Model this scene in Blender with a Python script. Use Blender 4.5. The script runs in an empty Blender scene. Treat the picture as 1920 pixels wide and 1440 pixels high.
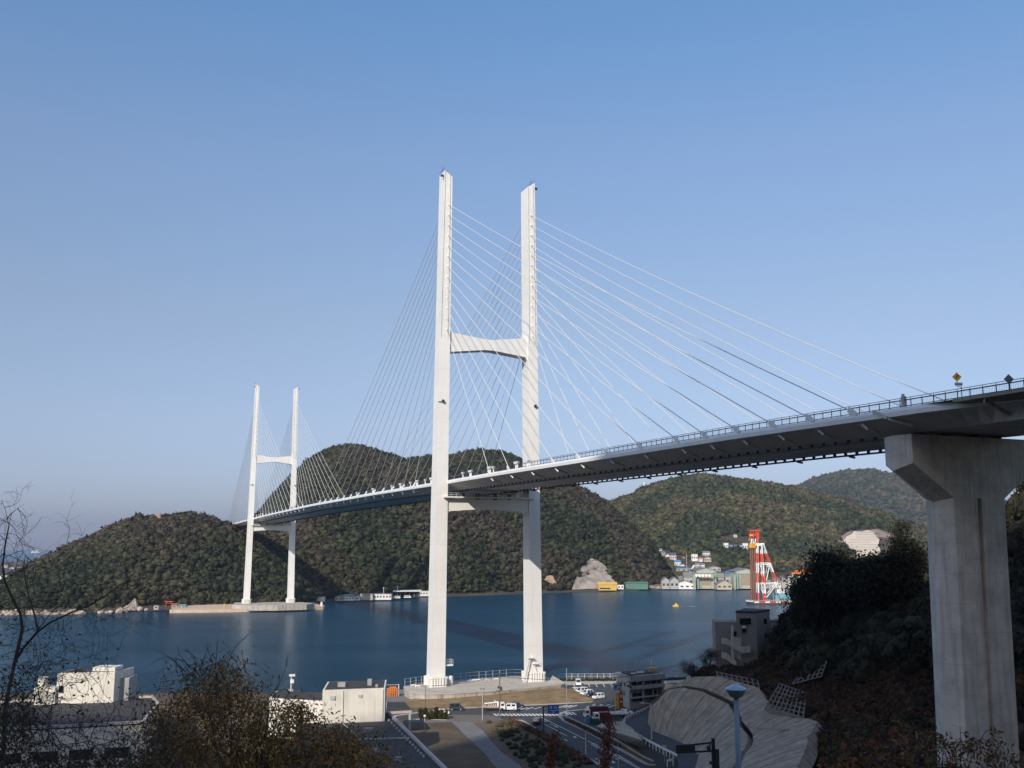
import bpy, bmesh, math, random
import numpy as np
from mathutils import Vector, Matrix
from mathutils.geometry import tessellate_polygon
R = math.radians
random.seed(7); rng = np.random.default_rng(7)
scene = bpy.context.scene
col = scene.collection

# ------------------------------------------------------------------ camera
F = 1869.46; PITCH = 0.1603; H = 47.856
cam_d = bpy.data.cameras.new('camera'); cam = bpy.data.objects.new('camera', cam_d); col.objects.link(cam)
cam_d.sensor_width = 36; cam_d.lens = 36*F/1920; cam_d.clip_start = 0.3; cam_d.clip_end = 40000
cam.location = (0, 0, H); cam.rotation_euler = (math.pi/2+PITCH, 0, 0)
scene.camera = cam
# ------------------------------------------------------------------ light
SUN_EL = 31.0; SUN_AZ = (-0.40, -0.917)
world = bpy.data.worlds.new('World'); scene.world = world; world.use_nodes = True
wn = world.node_tree; bg = wn.nodes['Background']
sky = wn.nodes.new('ShaderNodeTexSky'); sky.sky_type = 'NISHITA'; sky.sun_disc = False
sky.sun_elevation = R(SUN_EL); sky.sun_rotation = math.atan2(SUN_AZ[0], SUN_AZ[1])
sky.altitude = 50; sky.air_density = 1.0; sky.dust_density = 0.6; sky.ozone_density = 3.0
tcw = wn.nodes.new('ShaderNodeTexCoord'); sx = wn.nodes.new('ShaderNodeSeparateXYZ'); wn.links.new(tcw.outputs['Generated'], sx.inputs[0])
rw = wn.nodes.new('ShaderNodeValToRGB'); wn.links.new(sx.outputs['Z'], rw.inputs[0])
rw.color_ramp.elements[0].position = 0.02; rw.color_ramp.elements[0].color = (.46, .46, .64, 1)
rw.color_ramp.elements[1].position = .5; rw.color_ramp.elements[1].color = (.76, .92, .97, 1)
for _p, _c in ((.12, (.66, .58, .62)), (.22, (.80, .68, .64)), (.37, (.90, .84, .82))): _e = rw.color_ramp.elements.new(_p); _e.color = (*_c, 1)
ry = wn.nodes.new('ShaderNodeMapRange'); ry.interpolation_type = 'SMOOTHSTEP'; ry.inputs[1].default_value = -.35; ry.inputs[2].default_value = .35; wn.links.new(sx.outputs['Y'], ry.inputs[0])
mf = wn.nodes.new('ShaderNodeMix'); mf.data_type = 'RGBA'; wn.links.new(ry.outputs[0], mf.inputs[0]); mf.inputs[6].default_value = (1.35, 1.15, 1.0, 1); wn.links.new(rw.outputs[0], mf.inputs[7])
mw = wn.nodes.new('ShaderNodeMix'); mw.data_type = 'RGBA'; mw.blend_type = 'MULTIPLY'; mw.inputs[0].default_value = 1
wn.links.new(sky.outputs[0], mw.inputs[6]); wn.links.new(mf.outputs[2], mw.inputs[7]); wn.links.new(mw.outputs[2], bg.inputs[0])
bg.inputs[1].default_value = 0.15
sl = bpy.data.lights.new('sun', 'SUN'); sun = bpy.data.objects.new('sun', sl); col.objects.link(sun)
sl.energy = 3.6; sl.angle = R(0.53); sl.color = (1, 0.93, 0.83)
sd = Vector((-SUN_AZ[0]*math.cos(R(SUN_EL)), -SUN_AZ[1]*math.cos(R(SUN_EL)), -math.sin(R(SUN_EL))))
sun.rotation_euler = sd.to_track_quat('-Z', 'Y').to_euler()
scene.view_settings.view_transform = 'Standard'; scene.view_settings.look = 'None'
scene.view_settings.exposure = 0.32; scene.view_settings.gamma = 1
scene.render.engine = 'CYCLES'
try:
    scene.cycles.volume_bounces = 0; scene.cycles.max_bounces = 5; scene.cycles.transparent_max_bounces = 8
except Exception: pass

# ------------------------------------------------------------------ geometry helpers
CT, ST = math.cos(PITCH), math.sin(PITCH)
def ray(px, py):
    x = (px-960)/F; u = (720-py)/F
    return (x, CT-u*ST, ST+u*CT)
def G(px, py, z=3.0):
    r = ray(px, py); t = (z-H)/r[2]
    return Vector((r[0]*t, r[1]*t, z))
def D(px, py, Y):
    r = ray(px, py); t = Y/r[1]
    return Vector((r[0]*t, Y, H+r[2]*t))
PHI = 0.3752; BX, BY = -8.3485, 324.7137
bv = Vector((-math.sin(PHI), math.cos(PHI), 0)); cv = Vector((math.cos(PHI), math.sin(PHI), 0)); T1 = Vector((BX, BY, 0))
def BR(s, a, z):                       # bridge coordinates: along, across, height
    return T1+bv*s+cv*a+Vector((0, 0, z))

def smooth(t): t = max(0.0, min(1.0, t)); return t*t*(3-2*t)
def lerp(a, b, t): return a+(b-a)*t
def interp(x, pts):
    if x <= pts[0][0]: return pts[0][1]
    for (x0, y0), (x1, y1) in zip(pts, pts[1:]):
        if x <= x1: return y0+(y1-y0)*(x-x0)/(x1-x0)
    return pts[-1][1]

class MB:
    def __init__(s): s.v = []; s.f = []; s.m = []; s.o = Vector((0, 0, 0)); s.mi = 0
    def add(s, vs, fs, m=None):
        n = len(s.v); s.v += [tuple(Vector(v)) for v in vs]; s.f += [tuple(i+n for i in f) for f in fs]
        s.m += [s.mi if m is None else m]*len(fs); return s
    def box(s, c, d, rz=0, m=None, top=1.0):
        cx, cy, cz = c; dx, dy, dz = d[0]/2, d[1]/2, d[2]/2; cr, sr = math.cos(rz), math.sin(rz); vs = []
        for z, k in ((-dz, 1.0), (dz, top)):
            for x, y in ((-dx, -dy), (dx, -dy), (dx, dy), (-dx, dy)):
                x *= k; y *= k
                vs.append((cx+x*cr-y*sr, cy+x*sr+y*cr, cz+z))
        return s.add(vs, [(0, 3, 2, 1), (4, 5, 6, 7), (0, 1, 5, 4), (1, 2, 6, 5), (2, 3, 7, 6), (3, 0, 4, 7)], m)
    def beam(s, p, q, w, h=None, m=None, up=(0, 0, 1)):
        p = Vector(p); q = Vector(q); h = h or w; d = (q-p)
        if d.length < 1e-6: return s
        d.normalize(); upv = Vector(up)
        if abs(d.dot(upv)) > .98: upv = Vector((0, 1, 0))
        r = d.cross(upv).normalized(); u = r.cross(d)
        vs = []
        for e in (p, q):
            for a, b in ((-1, -1), (1, -1), (1, 1), (-1, 1)): vs.append(e+r*a*w/2+u*b*h/2)
        return s.add(vs, [(0, 3, 2, 1), (4, 5, 6, 7), (0, 1, 5, 4), (1, 2, 6, 5), (2, 3, 7, 6), (3, 0, 4, 7)], m)
    def tube(s, pts, rad, n=6, m=None, cap=True):
        pts = [Vector(p) for p in pts]; k = len(pts)
        if not hasattr(rad, '__len__'): rad = [rad]*k
        vs = []; fs = []; r0 = None
        for i, p in enumerate(pts):
            d = (pts[min(i+1, k-1)]-pts[max(i-1, 0)])
            if d.length < 1e-9: d = Vector((0, 0, 1))
            d.normalize()
            if r0 is None:
                up = Vector((0, 0, 1)) if abs(d.z) < .9 else Vector((1, 0, 0)); r0 = d.cross(up).normalized()
            else:
                r0 = (r0-d*r0.dot(d)); r0 = r0.normalized() if r0.length > 1e-6 else Vector((1, 0, 0))
            u = d.cross(r0)
            for j in range(n):
                a = 2*math.pi*j/n; vs.append(p+(r0*math.cos(a)+u*math.sin(a))*rad[i])
        for i in range(k-1):
            for j in range(n): a = i*n+j; b = i*n+(j+1) % n; fs.append((a, b, b+n, a+n))
        if cap: fs.append(tuple(range(n-1, -1, -1))); fs.append(tuple(range((k-1)*n, k*n)))
        return s.add(vs, fs, m)
    def prism(s, poly, z0, z1, m=None):           # poly: list of (x,y)
        n = len(poly); a = sum(poly[i][0]*poly[(i+1) % n][1]-poly[(i+1) % n][0]*poly[i][1] for i in range(n))
        if a < 0: poly = poly[::-1]
        vs = [(p[0], p[1], z0) for p in poly]+[(p[0], p[1], z1) for p in poly]
        fs = [(i, (i+1) % n, n+(i+1) % n, n+i) for i in range(n)]
        tri = tessellate_polygon([[Vector((p[0], p[1], 0)) for p in poly]])
        for t in tri:
            A, B, C = [Vector((poly[i][0], poly[i][1])) for i in t]
            t = tuple(t) if (B-A).cross(C-A) > 0 else (t[0], t[2], t[1])
            fs.append(tuple(n+i for i in t)); fs.append((t[2], t[1], t[0]))
        return s.add(vs, fs, m)
    def loft(s, rings, m=None, caps=True, closed=True):
        n = len(rings[0]); vs = [v for r in rings for v in r]; fs = []
        for i in range(len(rings)-1):
            for j in range(n if closed else n-1):
                a = i*n+j; b = i*n+(j+1) % n; fs.append((a, b, b+n, a+n))
        if caps and closed: fs.append(tuple(range(n-1, -1, -1))); k = (len(rings)-1)*n; fs.append(tuple(range(k, k+n)))
        return s.add(vs, fs, m)
    def frame(s, c, rz):                          # local transform applied on build
        s.c = Vector(c); s.rz = rz; return s
    def build(s, name, mats, parent=None, loc=None, rz=0, smooth_=False):
        me = bpy.data.meshes.new(name)
        me.from_pydata(s.v, [], s.f)
        if not isinstance(mats, (list, tuple)): mats = [mats]
        for x in mats: me.materials.append(x)
        me.polygons.foreach_set('material_index', s.m)
        if smooth_: me.polygons.foreach_set('use_smooth', [True]*len(s.f))
        bm = bmesh.new(); bm.from_mesh(me); bmesh.ops.recalc_face_normals(bm, faces=bm.faces); bm.to_mesh(me); bm.free()
        o = bpy.data.objects.new(name, me); col.objects.link(o)
        if parent: o.parent = parent
        if loc is not None: o.location = loc
        o.rotation_euler = (0, 0, rz)
        return o
def empty(name, label, cat, loc=(0, 0, 0), rz=0, group=None):
    o = bpy.data.objects.new(name, None); col.objects.link(o); o.location = loc; o.rotation_euler = (0, 0, rz)
    o.empty_display_size = .5; return tag(o, label, cat, group)
def tag(o, label=None, cat=None, group=None, kind=None):
    if label: o['label'] = label
    if cat: o['category'] = cat
    if group: o['group'] = group
    if kind: o['kind'] = kind
    return o
def copy_tree(o, parent=None):
    c = o.copy(); col.objects.link(c); c.parent = parent
    for ch in list(o.children): copy_tree(ch, c)
    return c
def npmesh(name, V, Fc, mats, tint=None, parent=None, nper=3, mi=None):
    me = bpy.data.meshes.new(name); nv = len(V); nf = len(Fc)
    me.vertices.add(nv); me.vertices.foreach_set('co', np.asarray(V, np.float32).ravel())
    me.loops.add(nf*nper); me.loops.foreach_set('vertex_index', np.asarray(Fc, np.int32).ravel())
    me.polygons.add(nf); me.polygons.foreach_set('loop_start', np.arange(0, nf*nper, nper, dtype=np.int32))
    if not isinstance(mats, (list, tuple)): mats = [mats]
    for x in mats: me.materials.append(x)
    if mi is not None: me.polygons.foreach_set('material_index', mi)
    if tint is not None:
        a = me.color_attributes.new('tint', 'FLOAT_COLOR', 'POINT')
        c4 = np.ones((nv, 4), np.float32); c4[:, :3] = tint; a.data.foreach_set('color', c4.ravel())
    me.update(calc_edges=True); me.validate()
    o = bpy.data.objects.new(name, me); col.objects.link(o)
    if parent: o.parent = parent
    return o

# ------------------------------------------------------------------ materials
MC = {}
def mat(name, c, rough=.7, metal=0, var=.12, scale=.4, bump=0, bscale=8, spec=.5, streak=0, streak_c=None, detail=5, joint=(), smap=(1.3, 1.3, .07)):
    if name in MC: return MC[name]
    m = bpy.data.materials.new(name); m.use_nodes = True; nt = m.node_tree; p = nt.nodes['Principled BSDF']
    p.inputs['Roughness'].default_value = rough; p.inputs['Metallic'].default_value = metal
    p.inputs['Specular IOR Level'].default_value = spec
    tc = nt.nodes.new('ShaderNodeTexCoord'); n = nt.nodes.new('ShaderNodeTexNoise'); n.inputs['Scale'].default_value = scale; n.inputs['Detail'].default_value = detail
    n.inputs['Roughness'].default_value = .62
    nt.links.new(tc.outputs['Object'], n.inputs['Vector'])
    mp = nt.nodes.new('ShaderNodeMapRange'); mp.inputs[1].default_value = .3; mp.inputs[2].default_value = .7
    mp.inputs[3].default_value = 1-var; mp.inputs[4].default_value = 1+var
    nt.links.new(n.outputs[0], mp.inputs[0])
    mx = nt.nodes.new('ShaderNodeMix'); mx.data_type = 'RGBA'; mx.blend_type = 'MULTIPLY'; mx.inputs[0].default_value = 1
    mx.inputs[6].default_value = (*c, 1); nt.links.new(mp.outputs[0], mx.inputs[7]); out = mx.outputs[2]
    if streak:
        mpg = nt.nodes.new('ShaderNodeMapping'); mpg.inputs['Scale'].default_value = smap
        nt.links.new(tc.outputs['Object'], mpg.inputs[0]); n2 = nt.nodes.new('ShaderNodeTexNoise'); n2.inputs['Scale'].default_value = 1.4; n2.inputs['Detail'].default_value = 6
        nt.links.new(mpg.outputs[0], n2.inputs['Vector'])
        r2 = nt.nodes.new('ShaderNodeMapRange'); r2.inputs[1].default_value = .5; r2.inputs[2].default_value = .72; r2.inputs[3].default_value = 0; r2.inputs[4].default_value = streak
        nt.links.new(n2.outputs[0], r2.inputs[0])
        m2 = nt.nodes.new('ShaderNodeMix'); m2.data_type = 'RGBA'; nt.links.new(r2.outputs[0], m2.inputs[0]); nt.links.new(out, m2.inputs[6])
        m2.inputs[7].default_value = (*(streak_c or [x*.4 for x in c]), 1); out = m2.outputs[2]
    for ax, step, wd, dk_ in joint:             # thin joints every `step` metres along an axis
        sp = nt.nodes.new('ShaderNodeSeparateXYZ'); nt.links.new(tc.outputs['Object'], sp.inputs[0])
        q1 = nt.nodes.new('ShaderNodeMath'); q1.operation = 'DIVIDE'; nt.links.new(sp.outputs['XYZ'.index(ax)], q1.inputs[0]); q1.inputs[1].default_value = step
        q2 = nt.nodes.new('ShaderNodeMath'); q2.operation = 'FRACT'; nt.links.new(q1.outputs[0], q2.inputs[0])
        q3 = nt.nodes.new('ShaderNodeMath'); q3.operation = 'LESS_THAN'; nt.links.new(q2.outputs[0], q3.inputs[0]); q3.inputs[1].default_value = wd/step
        q4 = nt.nodes.new('ShaderNodeMath'); q4.operation = 'MULTIPLY'; nt.links.new(q3.outputs[0], q4.inputs[0]); q4.inputs[1].default_value = dk_
        m5 = nt.nodes.new('ShaderNodeMix'); m5.data_type = 'RGBA'; nt.links.new(q4.outputs[0], m5.inputs[0]); nt.links.new(out, m5.inputs[6]); m5.inputs[7].default_value = (*[x*.35 for x in c], 1); out = m5.outputs[2]
    nt.links.new(out, p.inputs['Base Color'])
    if bump:
        n3 = nt.nodes.new('ShaderNodeTexNoise'); n3.inputs['Scale'].default_value = bscale; n3.inputs['Detail'].default_value = 4
        nt.links.new(tc.outputs['Object'], n3.inputs['Vector']); bn = nt.nodes.new('ShaderNodeBump'); bn.inputs['Strength'].default_value = bump; bn.inputs['Distance'].default_value = .3
        nt.links.new(n3.outputs[0], bn.inputs['Height']); nt.links.new(bn.outputs[0], p.inputs['Normal'])
    MC[name] = m; return m
def foliage(name, rough=.75, scale=.25, var=.35):
    m = bpy.data.materials.new(name); m.use_nodes = True; nt = m.node_tree; p = nt.nodes['Principled BSDF']
    p.inputs['Roughness'].default_value = rough; p.inputs['Specular IOR Level'].default_value = .25
    at = nt.nodes.new('ShaderNodeAttribute'); at.attribute_name = 'tint'
    tc = nt.nodes.new('ShaderNodeTexCoord'); n = nt.nodes.new('ShaderNodeTexNoise'); n.inputs['Scale'].default_value = scale; n.inputs['Detail'].default_value = 6
    nt.links.new(tc.outputs['Object'], n.inputs['Vector'])
    mp = nt.nodes.new('ShaderNodeMapRange'); mp.inputs[1].default_value = .3; mp.inputs[2].default_value = .7; mp.inputs[3].default_value = 1-var; mp.inputs[4].default_value = 1+var
    nt.links.new(n.outputs[0], mp.inputs[0])
    mx = nt.nodes.new('ShaderNodeMix'); mx.data_type = 'RGBA'; mx.blend_type = 'MULTIPLY'; mx.inputs[0].default_value = 1
    nt.links.new(at.outputs['Color'], mx.inputs[6]); nt.links.new(mp.outputs[0], mx.inputs[7]); nt.links.new(mx.outputs[2], p.inputs['Base Color'])
    return m
white = mat('white_steel', (.78, .765, .73), .45, var=.05, scale=.12, streak=.16, streak_c=(.5, .47, .42), joint=(('Z', 8.0, .12, .18),))
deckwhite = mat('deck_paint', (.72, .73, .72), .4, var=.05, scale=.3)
cablew = mat('cable_sheath', (.62, .62, .61), .45, var=.02)
navy = mat('navy_railing', (.03, .045, .08), .45, var=.1)
darksteel = mat('dark_steel', (.05, .05, .055), .6)
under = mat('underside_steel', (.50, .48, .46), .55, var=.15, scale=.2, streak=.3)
concrete = mat('pier_concrete', (.62, .57, .51), .88, joint=(('Z', 4.0, .08, .28),), var=.2, scale=.35, bump=.25, bscale=3, streak=.4, streak_c=(.2, .19, .175))
conc2 = mat('pale_concrete', (.46, .41, .35), .9, var=.14, scale=.5, bump=.2, bscale=2)
conc_st = mat('stained_concrete', (.42, .38, .33), .9, var=.2, scale=.5, streak=.85, streak_c=(.13, .12, .11))
asphalt = mat('asphalt', (.055, .057, .062), .85, var=.22, scale=.35, bump=.1)
paving = mat('brown_paving', (.15, .125, .11), .9, var=.2, scale=.6)
pathm = mat('grey_path', (.17, .165, .17), .9, var=.15, scale=.5)
paint = mat('road_paint', (.72, .72, .70), .7, var=.15, scale=1.5)
kerbm = mat('kerb_stone', (.38, .37, .34), .85, var=.15)
glass = mat('dark_glass', (.02, .025, .03), .12, var=.1, spec=.8)
tyre = mat('tyre', (.02, .02, .02), .85)
cream = mat('cream_render', (.74, .69, .60), .8, var=.12, scale=.25, streak=.38, streak_c=(.42, .38, .33), joint=(('X', 6.0, .05, .3),))
roofd = mat('dark_flat_roof', (.045, .042, .042), .85, var=.35, scale=.25)
greyb = mat('grey_render', (.36, .37, .36), .85, var=.16, scale=.5, streak=.45)
tanb = mat('tan_render', (.30, .27, .25), .85, var=.12, scale=.4, streak=.25)
leafm = foliage('leaf_cover'); woodm = foliage('forest_cover', scale=.12, var=.45)
bark = mat('bark', (.07, .055, .045), .9, var=.25, scale=3)
rockm = mat('bare_rock', (.30, .26, .225), .95, var=.45, scale=.12, bump=1, bscale=.4, streak=.4)
reddish = mat('brown_leaf', (.12, .05, .03), .8, var=.4, scale=5)
def cmat(n, c, r=.5, **k): return mat(n, c, r, **k)

# ------------------------------------------------------------------ terrain
def vnoise(x, y, s, seed=0):
    x = np.asarray(x)/s; y = np.asarray(y)/s; xi = np.floor(x).astype(int); yi = np.floor(y).astype(int); fx = x-xi; fy = y-yi
    fx = fx*fx*(3-2*fx); fy = fy*fy*(3-2*fy)
    def h(a, b):
        v = np.sin(a*127.1+b*311.7+seed*74.7)*43758.5453; return v-np.floor(v)
    return (h(xi, yi)*(1-fx)+h(xi+1, yi)*fx)*(1-fy)+(h(xi, yi+1)*(1-fx)+h(xi+1, yi+1)*fx)*fy
def fbm(x, y, s, seed=0, o=4):
    t = 0; a = 1; w = 0
    for i in range(o): t = t+a*vnoise(x, y, s/2**i, seed+i); w += a; a *= .5
    return t/w
XS = np.interp
def rim(u): return XS(u, [-400, -240, -190, -150, -130, -112, -106, -100, -94, -85, -60, -30, 0, 40, 80, 200, 600], [60, 108, 111, 113, 116, 122, 135, 160, 182, 190, 196, 190, 186, 178, 120, 60, 50])
def ground(x, y):
    x = np.asarray(x, float); y = np.asarray(y, float)
    h1 = XS(y, [-40, 0, 4, 12, 22, 34, 60, 100, 140, 165, 400], [46.5, 46.3, 45.2, 42.5, 40, 37.4, 29.5, 16, 6.5, 3, 3])
    h1 = h1 + XS(x, [20, 60, 120], [0, 0, 14])*XS(y, [0, 60, 150], [0, 1, 0])
    x0 = XS(y, [60, 110, 134, 143, 155, 172, 190, 216, 230, 250, 258, 400], [60, 60, 56, 48, 37, 38, 38, 40, 38, 37, 37, 34])
    u = x-x0
    hr = XS(u, [0, 5, 12, 24, 36, 56, 100, 200], [0, 6, 13, 15, 24, 33, 44, 60])*XS(y, [60, 110, 262, 290, 320], [0, 1, 1, .55, 0])+XS(x, [92, 110, 160], [0, 20, 30])*XS(y, [118, 130, 205, 225], [0, 1, 1, 0])
    z = np.maximum(h1, 3+hr)
    n = fbm(x, y, 40, 3)-.5
    z = z+n*6*np.clip((z-8)/20, 0, 1)*np.clip((y-60)/60, 0, 1)
    # mountain behind the viewpoint
    v = x*.4+y*.917; uu = x*.917-y*.4
    t = np.clip((-v-14)/386, 0, 1); t2 = np.clip((-v-400)/200, 0, 1)
    ridge = np.maximum(rim(uu)+400*math.tan(R(SUN_EL)), 47)
    zz = 46+(ridge-46)*t**1.35*(1-.3*t2)
    z = np.where(v < -14, np.maximum(z, zz), z)
    # shoreline
    sh = XS(x, [-400, -36, -33, 12, 15, 400], [319, 319, 344, 344, 351, 352])
    z = np.where(y > sh, -3.0, z)
    return z
gx = np.concatenate([np.arange(-420, -60, 8.), np.arange(-60, 150, 2.5), np.arange(150, 461, 8.)])
gy = np.concatenate([np.arange(-620, 0, 10.), np.arange(0, 360, 2.5)])
XX, YY = np.meshgrid(gx, gy, indexing='ij'); ZZ = ground(XX, YY)
V = np.stack([XX.ravel(), YY.ravel(), ZZ.ravel()], 1); nx, ny = len(gx), len(gy)
ii, jj = np.meshgrid(np.arange(nx-1), np.arange(ny-1), indexing='ij'); a = (ii*ny+jj).ravel()
Fq = np.stack([a, a+ny, a+ny+1, a+1], 1)
def ground_mat():
    m = mat('dry_grass_ground', (.105, .075, .045), .95, var=.4, scale=.12, bump=.5, bscale=1.2, detail=9); return m
o = npmesh('ground', V, Fq, ground_mat(), nper=4); tag(o, kind='structure')

# sea
def sea_mat():
    m = bpy.data.materials.new('sea_water'); m.use_nodes = True; nt = m.node_tree; p = nt.nodes['Principled BSDF']
    p.inputs['Roughness'].default_value = .2; p.inputs['IOR'].default_value = 1.36; p.inputs['Specular Tint'].default_value = (.55, .93, 1.0, 1)
    tc = nt.nodes.new('ShaderNodeTexCoord'); mp = nt.nodes.new('ShaderNodeMapping'); mp.inputs['Scale'].default_value = (.6, 1, 1)
    nt.links.new(tc.outputs['Object'], mp.inputs[0])
    n1 = nt.nodes.new('ShaderNodeTexNoise'); n1.inputs['Scale'].default_value = .32; n1.inputs['Detail'].default_value = 8; n1.inputs['Roughness'].default_value = .68
    n2 = nt.nodes.new('ShaderNodeTexNoise'); n2.inputs['Scale'].default_value = .012; n2.inputs['Detail'].default_value = 3
    mp2 = nt.nodes.new('ShaderNodeMapping'); mp2.inputs['Scale'].default_value = (.35, 1.6, 1); nt.links.new(tc.outputs['Object'], mp2.inputs[0])
    nt.links.new(mp.outputs[0], n1.inputs['Vector']); nt.links.new(mp2.outputs[0], n2.inputs['Vector'])
    rp = nt.nodes.new('ShaderNodeMapRange'); rp.inputs[1].default_value = .35; rp.inputs[2].default_value = .65; rp.inputs[3].default_value = .5; rp.inputs[4].default_value = 1.15
    nt.links.new(n2.outputs[0], rp.inputs[0])
    b = nt.nodes.new('ShaderNodeBump'); b.inputs['Distance'].default_value = 2.6
    nt.links.new(rp.outputs[0], b.inputs['Strength']); nt.links.new(n1.outputs[0], b.inputs['Height']); nt.links.new(b.outputs[0], p.inputs['Normal'])
    cr = nt.nodes.new('ShaderNodeMix'); cr.data_type = 'RGBA'; cr.inputs[6].default_value = (.001, .034, .070, 1); cr.inputs[7].default_value = (.002, .050, .098, 1)
    nt.links.new(n2.outputs[0], cr.inputs[0]); nt.links.new(cr.outputs[2], p.inputs['Base Color'])
    return m
sm = sea_mat(); sv = [(0, 600, 0)]; nseg = 96
for r in (400, 1500, 5000, 12300):
    sv += [(r*math.cos(2*math.pi*i/nseg), (600 if r < 5000 else 0)+r*math.sin(2*math.pi*i/nseg), 0) for i in range(nseg)]
sf = [(0, 1+i, 1+(i+1) % nseg) for i in range(nseg)]
for k in range(3):
    for i in range(nseg): a = 1+k*nseg+i; b_ = 1+k*nseg+(i+1) % nseg; sf.append((a, a+nseg, b_+nseg, b_))
mb = MB(); mb.add(sv, sf); o = mb.build('sea', sm); tag(o, kind='structure')

# ------------------------------------------------------------------ far hills
hillm = mat('hill_soil', (.06, .05, .035), .95, var=.4, scale=.03)
HILLS = {}
def make_hill(name, crest, shore, back=1.25, pw=.75, flat=14, nu=110, nr=46, amp=.10, seed=1, mh=5):
    # crest: (px, py, Y)  shore: (px, Y)
    cp = [(c[0], D(c[0], c[1], c[2])) for c in crest]
    cz = [(c[0], p.z-mh) for (c, p) in zip(crest, [q[1] for q in cp])]; cY = [(c[0], c[2]) for c in crest]
    x0, x1 = crest[0][0], crest[-1][0]; Z = np.zeros((nu+1, nr+1)); P = np.zeros((nu+1, nr+1, 3))
    for i in range(nu+1):
        px = lerp(x0, x1, i/nu); t_ = (px-960)/F/CT
        Ys = interp(px, shore); Yc = max(interp(px, cY), Ys+25); zc = max(interp(px, cz), 1.5); Yb = Yc+(Yc-Ys)*back
        for j in range(nr+1):
            q = j/nr
            if q < .72:
                t = q/.72; Y = lerp(Ys, Yc, t); d = Y-Ys
                s = max(0, (d-flat)/max(1, Yc-Ys-flat)); z = 1.6*min(1, d/5)+(zc-1.6)*math.sin(s*math.pi/2)**pw
                env = math.sin(min(1, s*1.0)*math.pi)**.8 if s > 0 else 0
            else:
                t = (q-.72)/.28; Y = lerp(Yc, Yb, t); z = zc*(1-smooth(t)); env = 0
            x = t_*Y
            z += env*zc*amp*2.2*(fbm(x, Y, 150, seed)-.5)+env*zc*amp*.6*(float(fbm(x, Y, 40, seed+9))-.5)
            P[i, j] = (x, Y, z)
    n = nr+1; ii, jj = np.meshgrid(np.arange(nu), np.arange(nr), indexing='ij'); a = (ii*n+jj).ravel()
    o = npmesh(name, P.reshape(-1, 3), np.stack([a, a+n, a+n+1, a+1], 1), hillm, nper=4); tag(o, kind='structure')
    HILLS[name] = P; return P
make_hill('headland', [(-220, 1100, 800), (-80, 1108, 800), (0, 1104, 815), (40, 1082, 830), (100, 1045, 845), (150, 1021, 850), (200, 997, 860), (240, 977, 865), (275, 964, 868), (300, 966, 870), (330, 961, 872), (370, 958, 875), (400, 963, 880), (430, 973, 885), (470, 992, 890), (520, 1020, 895), (560, 1050, 900), (600, 1085, 905), (640, 1112, 910)],
          [(-220, 700), (0, 716), (120, 722), (240, 740), (330, 762), (430, 785), (560, 800), (600, 830), (640, 890)], seed=3, mh=4.5)
make_hill('wooded_hill', [(440, 1035, 1150), (480, 988, 1160), (500, 957, 1170), (530, 920, 1180), (560, 890, 1190), (590, 864, 1200), (620, 848, 1205), (650, 842, 1210), (680, 842, 1215), (700, 849, 1215), (730, 858, 1215), (760, 868, 1220), (790, 865, 1220), (820, 860, 1220), (860, 852, 1220), (890, 844, 1220), (920, 843, 1225), (950, 850, 1225), (975, 858, 1225), (1010, 880, 1230), (1060, 905, 1230), (1097, 918, 1235), (1130, 940, 1235), (1160, 968, 1235), (1200, 1004, 1230), (1235, 1050, 1220), (1252, 1080, 1215), (1262, 1103, 1210)],
          [(440, 880), (600, 905), (640, 912), (760, 930), (860, 965), (960, 1005), (1080, 1052), (1180, 1085), (1262, 1130)], seed=5, flat=16, amp=.13)
make_hill('terraced_hill', [(1090, 985, 1900), (1140, 950, 1900), (1170, 938, 1880), (1200, 923, 1850), (1240, 908, 1830), (1280, 899, 1820), (1320, 895, 1820), (1370, 900, 1820), (1410, 907, 1830), (1450, 911, 1830), (1500, 921, 1820), (1550, 936, 1800), (1600, 952, 1780), (1650, 968, 1760), (1700, 986, 1750), (1780, 1005, 1740), (1900, 1040, 1740)],
          [(1090, 1180), (1262, 1150), (1420, 1150), (1900, 1200)], seed=8, flat=60, pw=1.0, nu=120, amp=.12, mh=5)
make_hill('far_hill', [(x, y, 4600) for x, y in ((1380, 952), (1440, 928), (1500, 909), (1540, 896), (1580, 888), (1630, 887), (1680, 893), (1720, 903), (1800, 925), (1920, 958))], [(1380, 3200), (1920, 3200)], seed=12, flat=30, nu=70, nr=30, mh=8, amp=.08)
make_hill('distant_ridge', [(1080, 975, 3000), (1120, 955, 3000), (1160, 940, 3000), (1185, 932, 3000), (1215, 926, 3000), (1300, 930, 3000)], [(1080, 2500), (1300, 2500)], seed=14, nu=40, nr=20, mh=4)

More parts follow.
